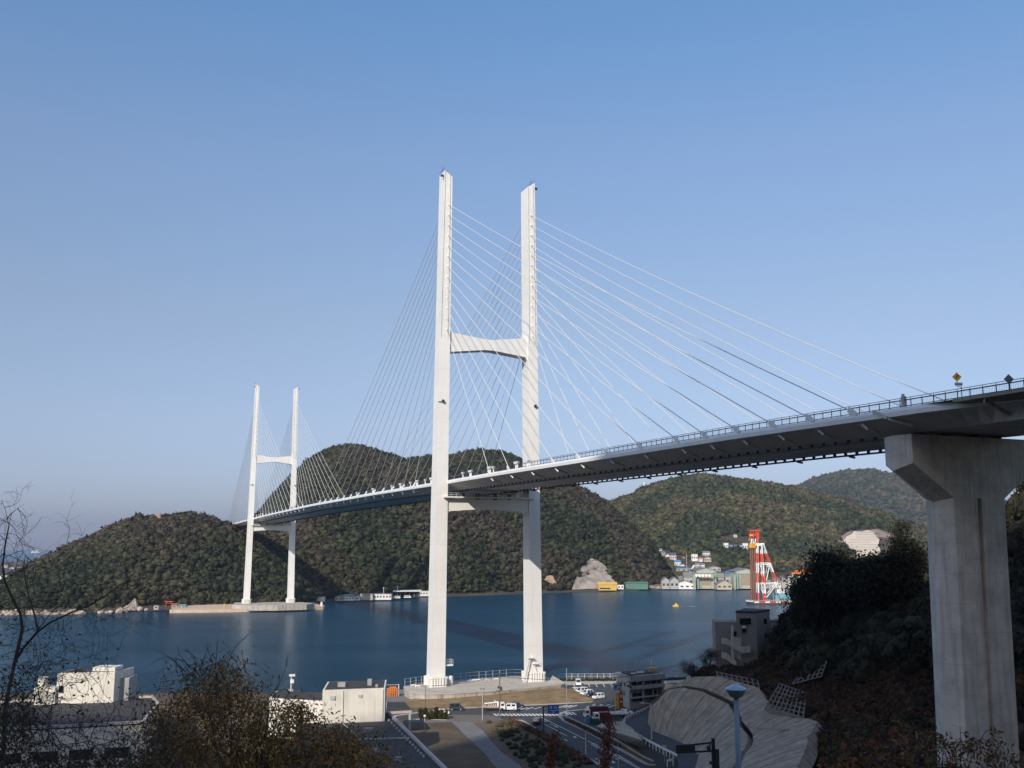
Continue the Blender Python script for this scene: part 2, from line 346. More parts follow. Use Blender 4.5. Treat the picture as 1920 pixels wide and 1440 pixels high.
# rocks and clearings where no forest stands (photo pixel outlines used to skip planting)
def inpoly(px, py, poly):
    c = False; n = len(poly)
    for i in range(n):
        x1, y1 = poly[i]; x2, y2 = poly[(i+1) % n]
        if (y1 > py) != (y2 > py) and px < (x2-x1)*(py-y1)/(y2-y1)+x1: c = not c
    return c
def pix(x, y, z):
    z -= H; d = y*CT+z*ST; u = -y*ST+z*CT
    return 960+F*x/d, 720-F*u/d
CLEAR = [[(1072, 1104), (1090, 1062), (1108, 1046), (1130, 1056), (1158, 1106), (1158, 1112), (1072, 1112)],
         [(1566, 1010), (1590, 996), (1645, 992), (1700, 1010), (1660, 1062), (1600, 1050)],
         [(284, 976), (300, 963), (306, 966), (304, 978), (290, 980)],
         [(1018, 1086), (1036, 1078), (1044, 1096), (1030, 1100)],
         [(1235, 1028), (1260, 1033), (1290, 1050), (1345, 1030), (1355, 1075), (1480, 1075), (1700, 1085), (1700, 1140), (1235, 1140), (1225, 1060)],
         [(1352, 1008), (1440, 1008), (1440, 1034), (1352, 1034)],
         [(232, 1140), (262, 1118), (270, 1148), (240, 1152)]]
CLEARH = ['wooded_hill', 'terraced_hill', 'headland', 'wooded_hill', 'terraced_hill', 'terraced_hill', 'headland']
# crown templates
def icos(sub):
    bm = bmesh.new(); bmesh.ops.create_icosphere(bm, subdivisions=sub, radius=1); bm.verts.ensure_lookup_table()
    v = np.array([x.co[:] for x in bm.verts]); f = np.array([[x.index for x in q.verts] for q in bm.faces]); bm.free(); return v, f
def crown_template(sub, ntri, tsz, seed):
    r = np.random.default_rng(seed); v, f = icos(sub)
    v = v*(1+r.normal(0, .16, (len(v), 1))); v[:, 2] *= .8
    vs = [v]; fs = [f]; n = len(v)
    for i in range(ntri):
        d = r.normal(size=3); d /= np.linalg.norm(d); d[2] = abs(d[2])*.9-.1
        p = d*np.array([1, 1, .85])*r.uniform(.85, 1.2); q = r.normal(size=(3, 3))*tsz; vs.append(p+q); fs.append(np.array([[n, n+1, n+2]])); n += 3
    return np.concatenate(vs), np.concatenate(fs)
def forest(name, pts, rad, tint, temps, mat_, seed=0):
    """pts Nx3, rad N, tint Nx3 -> one mesh of crowns"""
    r = np.random.default_rng(seed); VV = []; FF = []; TT = []; n = 0
    k = r.integers(0, len(temps), len(pts)); rot = r.uniform(0, 6.28, len(pts)); sz = r.uniform(.8, 1.35, len(pts))
    for t, (tv, tf) in enumerate(temps):
        idx = np.where(k == t)[0]
        if not len(idx): continue
        c, s = np.cos(rot[idx])[:, None], np.sin(rot[idx])[:, None]
        x = tv[None, :, 0]*c-tv[None, :, 1]*s; y = tv[None, :, 0]*s+tv[None, :, 1]*c; z = np.repeat(tv[None, :, 2], len(idx), 0)*sz[idx][:, None]
        P = np.stack([x, y, z], 2)*rad[idx][:, None, None]+pts[idx][:, None, :]
        F_ = tf[None]+(np.arange(len(idx))*len(tv))[:, None, None]+n
        VV.append(P.reshape(-1, 3)); FF.append(F_.reshape(-1, 3)); TT.append(np.repeat(tint[idx], len(tv), 0)); n += len(idx)*len(tv)
    o = npmesh(name, np.concatenate(VV), np.concatenate(FF), mat_, tint=np.concatenate(TT)); return tag(o, kind='stuff')
TF = [crown_template(1, 26, .24, s) for s in range(6)]
TN = [crown_template(2, 420, .11, s+20) for s in range(5)]
def palette(x, y, n, kind, r):
    pal = {'dark': [(.026, .034, .017), (.033, .040, .019), (.046, .049, .023), (.050, .043, .027), (.054, .046, .031), (.021, .028, .016)],
           'green': [(.040, .050, .026), (.050, .058, .028), (.066, .068, .031), (.085, .078, .037), (.078, .064, .040), (.032, .042, .024)],
           'brush': [(.085, .050, .033), (.11, .058, .032), (.06, .045, .028), (.045, .042, .022), (.14, .07, .03), (.07, .05, .045)],
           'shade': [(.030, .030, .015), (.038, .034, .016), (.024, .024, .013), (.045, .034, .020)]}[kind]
    pal = np.array(pal); zone = fbm(x, y, 70, 33, 3); idx = np.clip((zone-.22)/.56*len(pal)+r.normal(0, .9, n), 0, len(pal)-1).astype(int)
    order = {'dark': [0, 5, 1, 2, 3, 4], 'green': [0, 5, 1, 2, 3, 4]}.get(kind, list(range(len(pal))))
    return pal[np.array(order)[idx]]*r.uniform(.6, 1.15, (n, 1))
def plant(hname, fname, N, r0, r1, kind, seed, label):
    r = np.random.default_rng(seed); P = HILLS[hname]; nu, nr = P.shape[0]-1, P.shape[1]-1
    A = P[:-1, :-1]; B_ = P[1:, :-1]; C = P[:-1, 1:]
    area = np.linalg.norm(np.cross(B_-A, C-A), axis=2); vis = np.ones_like(area); vis[:, int(nr*.76):] = 0
    w = (area*vis).ravel(); w /= w.sum(); k = r.choice(len(w), N, p=w); i, j = k//nr, k % nr; u = r.random((N, 1)); v = r.random((N, 1))
    p = P[i, j]*(1-u)*(1-v)+P[i+1, j]*u*(1-v)+P[i, j+1]*(1-u)*v+P[i+1, j+1]*u*v
    keep = p[:, 2] > 2.6
    for q in range(N):
        if keep[q]:
            a_, b_ = pix(*p[q])
            for c, hn in zip(CLEAR, CLEARH):
                if hn == hname and inpoly(a_, b_+2, c): keep[q] = False; break
    p = p[keep]; n = len(p); rad = r.uniform(r0, r1, n)*r.choice([.45, .65, .9, 1, 1.45], n)
    t = palette(p[:, 0], p[:, 1], n, kind, r); p[:, 2] += rad*.35
    o = forest(fname, p, rad, t, TF, woodm, seed); o['label'] = label; return o
plant('headland', 'headland_forest', 10000, 1.5, 3.1, 'dark', 1, 'mixed evergreen forest covering the low headland beyond the far tower')
plant('wooded_hill', 'hill_forest', 25000, 1.9, 3.7, 'dark', 2, 'dense dark forest covering the two-humped hill behind the bridge')
plant('terraced_hill', 'terrace_forest', 25000, 2.7, 5.0, 'green', 3, 'sunlit green forest over the long hill behind the shipyard')
plant('far_hill', 'far_forest', 8000, 7, 12, 'green', 4, 'hazy forest on the rearmost hill at right')
plant('distant_ridge', 'distant_forest', 1200, 6, 9, 'green', 5, 'small hazy wood on the ridge beside the far chimney')
# ------------------------------------------------------------------ bridge
def dz(s):                                   # deck top height along the bridge
    return XS(s, [-330, -220, -200, -160, -100, -50, 0, 100, 240, 400, 480, 640, 760], [66.0, 65.9, 66.2, 66.9, 67.5, 68.0, 68.3, 69.2, 69.7, 69.0, 68.4, 66.8, 66])
bridge = empty('cable_stayed_bridge', 'white cable-stayed road bridge with two H-shaped towers crossing the harbour mouth', 'bridge', (BX, BY, 0))
def bpart(mb, name, mats, parent=None, **k):
    off = Vector((BX, BY, 0)); mb.v = [tuple(Vector(v)-off) for v in mb.v]
    return mb.build(name, mats, parent or bridge, **k)
ZT = 171.0
def leg_c(z): return lerp(16.38, 14.85, (z-5)/165)
def leg_w(z): return lerp(4.5, 2.75, (z-5)/165)
def leg_d(z): return lerp(5.2, 5.9, (z-5)/165)
def cable_spec(side):
    sp = [39.3, 54.5, 69, 84, 98.5, 113, 128, 142.3, 152, 162, 172, 181.5, 191] if side else [37.5+14.75*k for k in range(13)]
    return [(d, 117.3+3.52*k) for k, d in enumerate(sp)]
def make_tower(s0, side):
    tw = empty('tower', None, None, (0, 0, 0)); tw.parent = bridge
    far = s0 > 100
    for sg in (-1, 1):
        mb = MB()
        def ring(z, notch, outer=0, inner=0):
            c = leg_c(z); w = leg_w(z)/2; d = leg_d(z)/2; pts = []
            ch = .25
            if notch:
                nd, g = .38, .34
                # across coordinate u from outer (-w) to inner (+w)
                prof = [(-w+.02, 0), (-w+.25, 0), (-w+.25, nd), (-w+.25+g, nd), (-w+.25+g, 0), (w-.4-g, 0), (w-.4-g, nd), (w-.4, nd), (w-.4, 0), (w-.02, 0)]
            else:
                prof = [(-w+.02, 0), (-w+.25, 0), (-w+.26, 0), (-w+.5, 0), (-w+.6, 0), (w-.75, 0), (w-.7, 0), (w-.5, 0), (w-.4, 0), (w-.02, 0)]
            q = [(u, -d+e) for u, e in prof]+[(u, d-e) for u, e in prof[::-1]]
            for u, v in q:
                zz = z
                if outer: zz = z-1.9*(u+w)/(2*w)
                pts.append(BR(s0+v, sg*c-sg*u, zz))
            return pts
        mb.loft([ring(6.2, 0), ring(64, 0), ring(114.2, 0)])
        mb.loft([ring(114.2, 1), ring(140, 1), ring(ZT, 1, outer=1)])
        # anchor pipe stubs for each cable on the two faces
        for d, za in cable_spec(1):
            for q in (-1, 1):
                c = leg_c(za)
                mb.tube([BR(s0+q*(leg_d(za)/2-.3), sg*(c-.25), za+.1), BR(s0+q*(leg_d(za)/2+.55), sg*(c-.25), za-.45)], .19, 6)
        leg = bpart(mb, 'leg', white, tw)
        # finned foot
        mb = MB(); c = leg_c(5); w, dd = 5.9, 6.6
        ch = 1.0; poly = [(-w/2+ch, -dd/2), (w/2-ch, -dd/2), (w/2, -dd/2+ch), (w/2, dd/2-ch), (w/2-ch, dd/2), (-w/2+ch, dd/2), (-w/2, dd/2-ch), (-w/2, -dd/2+ch)]
        rg = lambda z, k: [BR(s0+v*k, sg*c+u*k, z) for u, v in poly]
        mb.loft([rg(4.6, 1.03), rg(5.2, 1.03), rg(5.2, .9), rg(7.2, .9), rg(7.5, .98), rg(8.0, .98)])
        for k in range(6):
            u = -w/2*.8+.3+k*(w*.8-.4)/5
            for q in (-1, 1): mb.beam(BR(s0+q*dd/2*.97, sg*c+u, 5.1), BR(s0+q*dd/2*.97, sg*c+u, 7.9), .22, .5, up=bv)
        for k in range(5):
            v = -2.4+k*1.2
            for q in (-1, 1): mb.beam(BR(s0+v, sg*c+q*w/2*.97, 5.1), BR(s0+v, sg*c+q*w/2*.97, 7.9), .5, .22, up=bv)
        bpart(mb, 'foot', white, tw)
    # cross beams
    def xbeam(prof, d, name):
        mb = MB(); rings = []
        for a, zt, zb in prof: rings.append([BR(s0-d/2, a, zb), BR(s0-d/2, a, zt), BR(s0+d/2, a, zt), BR(s0+d/2, a, zb)])
        mb.loft(rings); return mb
    iu = leg_c(113)-leg_w(113)/2+.05; il = leg_c(61)-leg_w(61)/2+.05
    bpart(xbeam([(-iu, 117.0, 108.6), (-iu+.8, 116.3, 109.9), (-1.5, 114.9, 111.3), (1.5, 114.9, 111.3), (iu-.8, 116.3, 109.9), (iu, 117.0, 108.6)], 4.3, 'x'), 'upper_crossbeam', white, tw)
    bpart(xbeam([(-il, 63.2, 57.2), (-il+.8, 62.6, 58.5), (-5, 62.3, 59.1), (0, 62.2, 59.2), (5, 62.3, 59.1), (il-.8, 62.6, 58.5), (il, 63.2, 57.2)], 4.4, 'x'), 'lower_crossbeam', white, tw)
    # walkway round the lower beam
    mb = MB()
    for q in (-1, 1):
        mb.beam(BR(s0+q*3.1, -il-1.5, 62.9), BR(s0+q*3.1, il+1.5, 62.9), 1.7, .45)
        for k in range(18):
            a = -il-1+k*(2*il+2)/17
            mb.beam(BR(s0+q*3.85, a, 63.1), BR(s0+q*3.85, a, 64.2), .07)
        for z in (63.6, 64.2): mb.beam(BR(s0+q*3.85, -il-1, z), BR(s0+q*3.85, il+1, z), .07)
    bpart(mb, 'inspection_walkway', white, tw)
    for a in (-8, -3, 3, 8): mb = MB(); mb.beam(BR(s0, a, 62.1), BR(s0, a, 64.3), 1.3, 1.3); bpart(mb, 'bearing', darksteel, tw)
    # base deck ladder + small platform, kiosk
    mb = MB(); c = leg_c(5)
    if not far:
        mb.beam(BR(s0-3.3, c-4.6, 4.6), BR(s0-3.3, c-2.6, 12.5), .9, .12, up=bv); mb.beam(BR(s0-2.8, c-4.9, 5.4), BR(s0-2.8, c-2.9, 13.3), .07)
        mb.beam(BR(s0-3.8, c-4.9, 5.4), BR(s0-3.8, c-2.9, 13.3), .07); mb.box(BR(s0-3.3, c-2.3, 12.5), (2.2, 1.6, .15), PHI)
        mb.box(BR(s0-3.1, c-.6, 10.6), (2.0, 1.3, .15), PHI)
        mb.beam(BR(s0-3.3, c-.2, 8), BR(s0-3.3, c-1.2, 10.6), .15)
        for q in (-1, 1): mb.beam(BR(s0-3.9, c-.6+q, 10.6), BR(s0-3.9, c-.6+q, 11.7), .06)
        mb.beam(BR(s0-3.9, c-1.6, 11.7), BR(s0-3.9, c+.4, 11.7), .06)
        bpart(mb, 'access_stair', white, tw)
        mb = MB(); c = -leg_c(5); mb.box(BR(s0-1, c+4.0, 11.2), (2.1, 1.6, .5), PHI)
        for a, b in ((-1, -.8), (1, -.8), (-1, .8), (1, .8), (0, -.8)): mb.beam(BR(s0-1+b, c+4+a, 11.4), BR(s0-1+b, c+4+a, 12.9), .07)
        for b in (-.8, .8): mb.beam(BR(s0-1+b, c+3, 12.9), BR(s0-1+b, c+5, 12.9), .07); mb.beam(BR(s0-1+b, c+3, 12.2), BR(s0-1+b, c+5, 12.2), .07)
        mb.beam(BR(s0-1, c+2, 11.1), BR(s0-1, c+3.2, 11.1), .25)
        bpart(mb, 'balcony', white, tw)
    # marker lights and rods on the leg tops
    for sg in (-1, 1):
        mb = MB(); mb.tube([BR(s0, sg*16.0, ZT-.5), BR(s0, sg*16.0, ZT+2.6)], .05, 5); bpart(mb, 'lightning_rod', navy, tw)
        mb = MB(); mb.box(BR(s0-2.4, sg*16.9, ZT-1.8), (.9, .7, .6), PHI); bpart(mb, 'marker_light', navy, tw)
        mb = MB(); mb.box(BR(s0-3.3, sg*16.0, 93.5), (.7, .7, .7), PHI)
        mb.beam(BR(s0-3, sg*17.6, 93.2), BR(s0-3, sg*16, 93.2), .15)
        bpart(mb, 'marker_light', navy, tw); mb = MB()
        for k in range(5): mb.beam(BR(s0-2.7+k*1.35, sg*16.15, ZT-.1), BR(s0-2.7+k*1.35, sg*16.15, ZT+1), .06)
        mb.beam(BR(s0-2.7, sg*16.15, ZT+1), BR(s0+2.7, sg*16.15, ZT+1), .06)
        bpart(mb, 'top_rail', navy, tw)
    return tw
tn = make_tower(0, True); tn['label'] = 'near tower standing on the concrete platform by the shore'
tf = make_tower(480, True); tf['label'] = 'far tower standing across the water below the headland'
# cables
def make_cables(s0, tw):
    for sg in (-1, 1):
        for dr in (-1, 1):
            side = (dr == -1) if s0 == 0 else (dr == 1)
            for d, za in cable_spec(side):
                s1 = s0+dr*d; a0 = sg*(leg_c(za)-.25); a1 = sg*13.35; z1 = dz(s1)+.3; s_0 = s0+dr*(leg_d(za)/2+.4)
                p = BR(s_0, a0, za-.4); q = BR(s1, a1, z1); L = (q-p).length; sag = L*L/26000
                pts = []
                for k in range(9):
                    t = k/8; m = p.lerp(q, t); m.z -= 4*sag*t*(1-t); pts.append(m)
                mb = MB(); r = .085 if s0 == 0 else .095
                mb.tube(pts, r, 6); z_ = dz(s1); mb.beam(BR(s1+dr*1.0, sg*13.72, z_-.3), BR(s1-dr*1.1, sg*13.4, z_+.85), .42, .75, m=1)
                bpart(mb, 'stay_cable', [cablew, deckwhite], tw)
make_cables(0, tn); make_cables(480, tf)
# girder
def gsec(s):
    z = dz(s)
    k = smooth((-203-s)/15)                   # wing tapering into the approach girder
    e = lerp(14.0, 9.1, k); ez = lerp(z-1.15, z-.75, k); bz = z-2.9
    n = 13.6 if k == 0 else lerp(13.6, 9.05, k)
    L = [(-n, z), (-e, z-.5), (-e+.02, ez), (lerp(-8.6, -8.9, k), bz), (lerp(8.6, 8.9, k), bz), (e-.02, ez), (e, z-.5), (n, z)]
    return [BR(s, a, zz) for a, zz in L]
ss = [-330, -280, -240, -222, -219, -217, -215, -213, -211, -209, -207, -205, -203]+list(range(-200, 741, 10))
mb = MB(); mb.loft([gsec(s) for s in ss])
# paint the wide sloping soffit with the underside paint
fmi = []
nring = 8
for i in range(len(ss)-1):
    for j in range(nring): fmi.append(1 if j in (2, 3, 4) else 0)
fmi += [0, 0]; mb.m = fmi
gm = mb
mb = MB(); mb.loft([[BR(s, -13.5, dz(s)+.012), BR(s, 13.5, dz(s)+.012)] for s in ss], closed=False)
bpart(mb, 'roadway', asphalt)
# approach slab with overhang, beyond the pier
mb = MB(); mb.loft([[BR(s, a, dz(s)+e) for a, e in ((-13.7, .02), (-13.7, -.38), (-9.0, -.62), (9.0, -.62), (13.7, -.38), (13.7, .02))] for s in (-330, -280, -240, -222, -209.5)])
bpart(mb, 'approach_slab', mat('edge_concrete', (.30, .27, .23), .9, var=.15, streak=.4))
# edge kerb and soffit struts at every cable, anchor boxes
cab_s = sorted([-d for d, _ in cable_spec(1)]+[d for d, _ in cable_spec(0)]+[480-d for d, _ in cable_spec(0)]+[480+d for d, _ in cable_spec(1)])
for s in cab_s:
    dr = (1 if s < 0 else -1) if s < 240 else (1 if s < 480 else -1)
    for q in (-1, 1):
        gm.beam(BR(s-dr*1.4, q*13.4, dz(s)-1.5), BR(s-dr*2.0, q*12.9, dz(s)-2.3), .3, m=0)
        gm.beam(BR(s-dr*.6, q*13.2, dz(s)-1.45), BR(s-dr*.6, q*9.6, dz(s)-2.72), .14, .3, m=0)
for q in (-1, 1):
    gm.beam(BR(-195.5, q*14.05, dz(-195)-.05), BR(-198.2, q*14.08, dz(-197)-1.2), .5, .12, up=cv, m=1); gm.beam(BR(-198.2, q*13.9, dz(-197)-1.35), BR(-200.2, q*11.6, dz(-200)-2.4), .35, m=1)
for s in np.arange(-214, -330, -6.):
    for q in (-1, 1): gm.beam(BR(s, q*9.2, dz(s)-2.2), BR(s, q*13.2, dz(s)-.62), .25, .5, m=1)
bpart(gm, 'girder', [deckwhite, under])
# gantry rails below the girder with hangers
for a in (-8.3, 8.1):
    mb = MB(); s = -196
    while s < 676:
        s2 = min(s+20, 676); mb.beam(BR(s, a, dz(s)-3.42), BR(s2, a, dz(s2)-3.42), .22, .3); s = s2
    for s in np.arange(-195, 675, 2.9): mb.beam(BR(s, a, dz(s)-3.3), BR(s, a, dz(s)-2.88), .42, .5)
    if a > 0:
        for s in np.arange(-193, 675, 14.5): mb.beam(BR(s, a, dz(s)-3.55), BR(s, a+1.2, dz(s)-3.75), .3, .35)
    bpart(mb, 'gantry_rail', darksteel)
# railings
for q in (-1, 1):
    mb = MB(); S = np.arange(-330, 735, 2.0)
    for i, s in enumerate(S):
        if abs(s) < 3 or abs(s-480) < 3: pass
        z = dz(s); p = BR(s, q*13.3, z)
        mb.beam(p, p+Vector((0, 0, 1.0)), .09, .13)
    for h, w in ((1.28, .07), (.98, .13), (.16, .10)):
        for s in np.arange(-330, 730, 10.): mb.beam(BR(s, q*13.3, dz(s)+h), BR(s+10, q*13.3, dz(s+10)+h), w, w)
    for s in S:
        mb.beam(BR(s, q*13.3, dz(s)+.98), BR(s, q*13.3, dz(s)+1.28), .05)
    if q < 0:
        for s in np.arange(-225, -110, .25): mb.beam(BR(s, q*13.3, dz(s)+.16), BR(s, q*13.3, dz(s)+.98), .018)
    bpart(mb, 'railing', navy)
# floodlight housings and short bollards on the deck edge near the towers
def hous(s, w):
    mb = MB()
    z = dz(s); p = BR(s, -13.9, z)
    if w:
        for k in (-1, 0, 1): mb.beam(BR(s+k*.75, -13.75, z-.1), BR(s+k*.75, -13.75, z+1.15), .22, .35)
        mb.loft([[BR(s+u, -13.75+v, z+zz) for u, v in ((-l, -.3), (l, -.3), (l, .3), (-l, .3))] for l, zz in ((1.1, 1.1), (1.7, 1.75))])
    else:
        mb.beam(BR(s, -13.75, z-.1), BR(s, -13.75, z+1.0), .3, .3)
        mb.loft([[BR(s+u, -13.75+v, z+zz) for u, v in ((-l, -.3), (l, -.3), (l, .3), (-l, .3))] for l, zz in ((.3, .9), (.9, 1.6))])
    return mb
for s, w in ((-17, 0), (-24, 1), (-40.5, 1), (-41+.5-1.5+1.5-3, 0), (-61, 1), (-69.5+1, 0), (16, 1), (23, 0), (33, 1), (39.5+2, 0), (55, 1), (68, 0), (98, 1), (128, 0), (430, 1), (448, 0), (462, 1), (500, 1), (512, 0)):
    bpart(hous(s, w), 'floodlight_housing', deckwhite)
# side pier
pier = MB()
def hexr(zs, cx, hw, pt, f0=-199.2, bk=-194.0):
    m = (f0+bk)/2; L = [(f0, -hw, 0), (f0, hw, 0), (m, hw+pt, 1), (bk, hw, 0), (bk, -hw, 0), (m, -hw-pt, 1)]
    return [BR(s, a+cx, zs[k]) for s, a, k in L]
pier.loft([hexr((62.85, 62.85), .35, 11.3, 1.0), hexr((58.9, 58.0), .35, 11.3, 1.0), hexr((54.3, 53.8), .45, 4.6, 1.25)])
bpart(pier, 'pier_cap', concrete)
pier = MB()
zc = [54.3]+[54.3-4*k for k in range(1, 11)]+[6]
def colr(z, notch=True):
    k = (54.3-z)/32; cx = .45-.85*k; hw = 4.6; pt = 1.25; f0, bk = -199.2, -194.0; m = -196.6
    L = [(f0, -hw), (f0, -.42), (f0+.55, -.42), (f0+.55, .42), (f0, .42), (f0, hw), (m, hw+pt), (bk, hw), (bk, -hw), (m, -hw-pt)]
    return [BR(s, a+cx, z) for s, a in L]
pier.loft([colr(z) for z in zc])
bpart(pier, 'pier_column', concrete)
for a in (-7, -2.5, 2.5, 7): mb = MB(); mb.beam(BR(-196.6, a, 62.7), BR(-196.6, a, 63.5), 1.3, 1.3); bpart(mb, 'bearing', darksteel)
# cabinet and post on the deck edge
mb = MB(); p = BR(-200.6, -13.2, dz(-200)); mb.box(p+Vector((0, 0, .75)), (.5, .5, 1.5), PHI); mb.box(p+Vector((-.05, 0, 1.65)), (.28, .28, .35), PHI)
bpart(mb, 'deck_cabinet', mat('cabinet_grey', (.4, .4, .4), .6))

# signs on the bridge
def diamond(name, label, px, py, Y, sz, face, back, plate, zdeck):
    c = D(px, py, Y); t = empty(name, label, 'sign', (c.x, c.y, zdeck))
    h = c.z-zdeck
    mb = MB(); mb.tube([(.0, 0, -.3), (0, 0, h-1.3 if plate else h)], .055, 6)
    if plate: mb.tube([(0, 0, h-1.3), (-.5, 0, h-1.25), (-.5, 0, h-.3)], .05, 6)
    mb.build('post', darksteel, t)
    ox = -.5 if plate else 0
    mb = MB(); s = sz; mb.add([(ox-s, -.08, h), (ox, -.08, h-s), (ox+s, -.08, h), (ox, -.08, h+s), (ox-s, -.04, h), (ox, -.04, h-s), (ox+s, -.04, h), (ox, -.04, h+s)],
       [(0, 1, 2, 3), (7, 6, 5, 4), (0, 4, 5, 1), (1, 5, 6, 2), (2, 6, 7, 3), (3, 7, 4, 0)]); mb.build('panel', face, t)
    if plate:
        mb = MB(); s = .42; mb.beam((ox-.1, -.1, h-.25), (ox+.05, -.1, h+.3), .1, .03, up=(0, 1, 0)); mb.beam((ox+.05, -.1, h+.3), (ox+.22, -.1, h+.05), .08, .03, up=(0, 1, 0)); mb.build('symbol', darksteel, t)
        mb = MB(); mb.box((ox+.15, -.06, h-sz-.32), (1.0, .05, .42)); mb.build('plate', mat('sign_plate', (.62, .64, .62), .6, var=.05), t)
        mb = MB(); [mb.box((ox-.2+.2*k, -.095, h-sz-.32), (.1, .01, .2)) for k in range(5)]; mb.build('lettering', darksteel, t)
    return t
_p = D(1796, 707, 127)
diamond('warning_sign', 'yellow diamond warning sign with small plate, above the bridge railing', 1801, 707, 127.5, .62, mat('sign_yellow', (.95, .47, .02), .5, var=.04), darksteel, True, dz(-211)+.0)
diamond('sign_back', 'grey back of a diamond road sign at the far right of the railing', 1891, 711, 119.5, .62, mat('sign_back_grey', (.08, .13, .15), .5, var=.1), darksteel, False, dz(-218)+.0)
# ------------------------------------------------------------------ near shore: paving, kerbs, road markings
def poly(pxs, z): return [tuple(G(a, b, z)[:2]) for a, b in pxs]
def sheet(name, pxs, z0, z1, m, base=3.0, label=None):
    mb = MB(); mb.prism(poly(pxs, base), z0, z1); o = mb.build(name, m); return tag(o, kind='structure')
sheet('road', [(560, 1362), (700, 1350), (838, 1331), (980, 1324.5), (1068, 1320), (1110, 1318), (1160, 1316), (1200, 1312), (1200, 1322), (1140, 1330), (1102, 1332), (1066, 1336), (1050, 1342), (1056, 1353), (1096, 1372), (1136, 1393), (1206, 1432), (1214, 1436), (1232, 1436), (1300, 1460), (1380, 1500), (1240, 1500), (1150, 1452), (1110, 1425), (1058, 1397), (980, 1351), (945, 1349), (925, 1341), (840, 1339), (700, 1356), (560, 1372)], 2.5, 3.05, asphalt)
sheet('car_park', [(1060, 1285), (1156, 1282), (1180, 1316), (1112, 1317), (1068, 1319)], 2.5, 3.04, asphalt)
sheet('quay_strip', [(1048, 1276), (1290, 1272), (1290, 1280), (1156, 1281.5), (1060, 1284.5)], 2.5, 3.06, conc2)
sheet('forecourt', [(1066, 1337), (1102, 1333), (1140, 1331), (1200, 1323), (1210, 1345), (1170, 1352), (1150, 1362), (1120, 1372), (1099, 1371), (1058, 1352), (1053, 1342)], 2.5, 3.045, asphalt)
sheet('driveway', [(838, 1340), (925, 1342), (945, 1350), (900, 1356), (845, 1352), (825, 1350)], 2.5, 3.06, paving)
sheet('footpath', [(845, 1352), (880, 1351), (906, 1371), (937, 1408), (974, 1435), (1000, 1460), (950, 1460), (924, 1433), (906, 1410), (874, 1380)], 2.5, 3.05, pathm)
sheet('quay_road', [(700, 1296), (757, 1293), (775, 1306), (838, 1311), (800, 1314), (745, 1318), (700, 1316)], 2.5, 3.05, pathm)
sheet('side_path', [(775, 1348), (838, 1349), (850, 1353), (800, 1355), (760, 1354)], 2.5, 3.055, pathm)
def kerb(pts, name='kerb', w=.35, h=.16, m=kerbm, close=False):
    mb = MB(); P = [G(a, b, 3.0) for a, b in pts]
    rl = [[], []]
    for i, p in enumerate(P):
        d = (P[min(i+1, len(P)-1)]-P[max(0, i-1)]).normalized(); n = Vector((-d.y, d.x, 0))*w/2
        rl[0].append(p-n); rl[1].append(p+n)
    rings = [[rl[0][i]+Vector((0, 0, -.3)), rl[0][i]+Vector((0, 0, h)), rl[1][i]+Vector((0, 0, h)), rl[1][i]+Vector((0, 0, -.3))] for i in range(len(P))]
    mb.loft(rings); o = mb.build(name, m); return tag(o, kind='structure')
kerb([(1230, 1435), (1214, 1434), (1206, 1430), (1136, 1391), (1096, 1370), (1057, 1352), (1049, 1343), (1052, 1338), (1064, 1334), (1102, 1330)], w=.9)
kerb([(1300, 1459), (1208, 1420), (1150, 1385), (1110, 1366), (1075, 1350), (1062, 1344)], w=.5, h=.2)
kerb([(1150, 1452), (1108, 1425), (1056, 1397), (978, 1351), (946, 1350)], w=.6)
kerb([(560, 1360), (700, 1348), (838, 1329.5), (980, 1323), (1068, 1319), (1110, 1316.5)], w=.7, m=conc2)
kerb([(780, 1349), (838, 1350.5)], w=.5)
kerb([(1068, 1319), (1059, 1285)], w=.4)
# painted markings
def mark(mb, q, z=3.058):
    P = [G(a, b, 3.05) for a, b in q]; P = [Vector((p.x, p.y, z)) for p in P]; mb.add(P, [tuple(range(len(P)))])
def stripe(mb, p, q, w, z=3.06):
    a = G(p[0], p[1], 3.05); b = G(q[0], q[1], 3.05); d = (b-a).normalized(); n = Vector((-d.y, d.x, 0))*w/2
    mb.add([(v.x, v.y, z) for v in (a-n, b-n, b+n, a+n)], [(0, 1, 2, 3)])
mb = MB()
for k in range(19):
    x = 926+k*7.2; stripe(mb, (x, 1338.3), (x+6.5, 1342.2), .62)
for k in range(4): x = 1052+k*7; stripe(mb, (x, 1335.5), (x+7, 1340.5), .6)
for k in range(5): x = 1100+k*13.5; stripe(mb, (x, 1326.5), (x+16, 1321), .7)
for k in range(3): stripe(mb, (966+k*10, 1330), (980+k*10, 1326.4), .6)
for k in range(3): stripe(mb, (1048+k*9, 1326.5), (1064+k*9, 1322.5), .6)
stripe(mb, (1001, 1329.5), (1014, 1326), .4)
stripe(mb, (1015, 1345), (1097, 1386), .22); stripe(mb, (1010, 1352), (1063, 1380), .22); stripe(mb, (1075, 1352), (1072, 1352.5), .2)
stripe(mb, (1102, 1389), (1195, 1440), .2); stripe(mb, (1108, 1395), (1160, 1425), .2); stripe(mb, (1160, 1416), (1210, 1447), .2)
for k in range(13):
    t = k/12; x = lerp(1108, 1172, t); y = lerp(1393, 1428, t); stripe(mb, (x, y), (x+9+4*t, y+1.5), .28)
stripe(mb, (1040, 1361), (1046, 1364), .45); stripe(mb, (1040, 1361), (1031, 1357), .2); stripe(mb, (1076, 1381), (1080, 1383.5), .5); stripe(mb, (1147, 1427), (1152, 1430.5), .5)
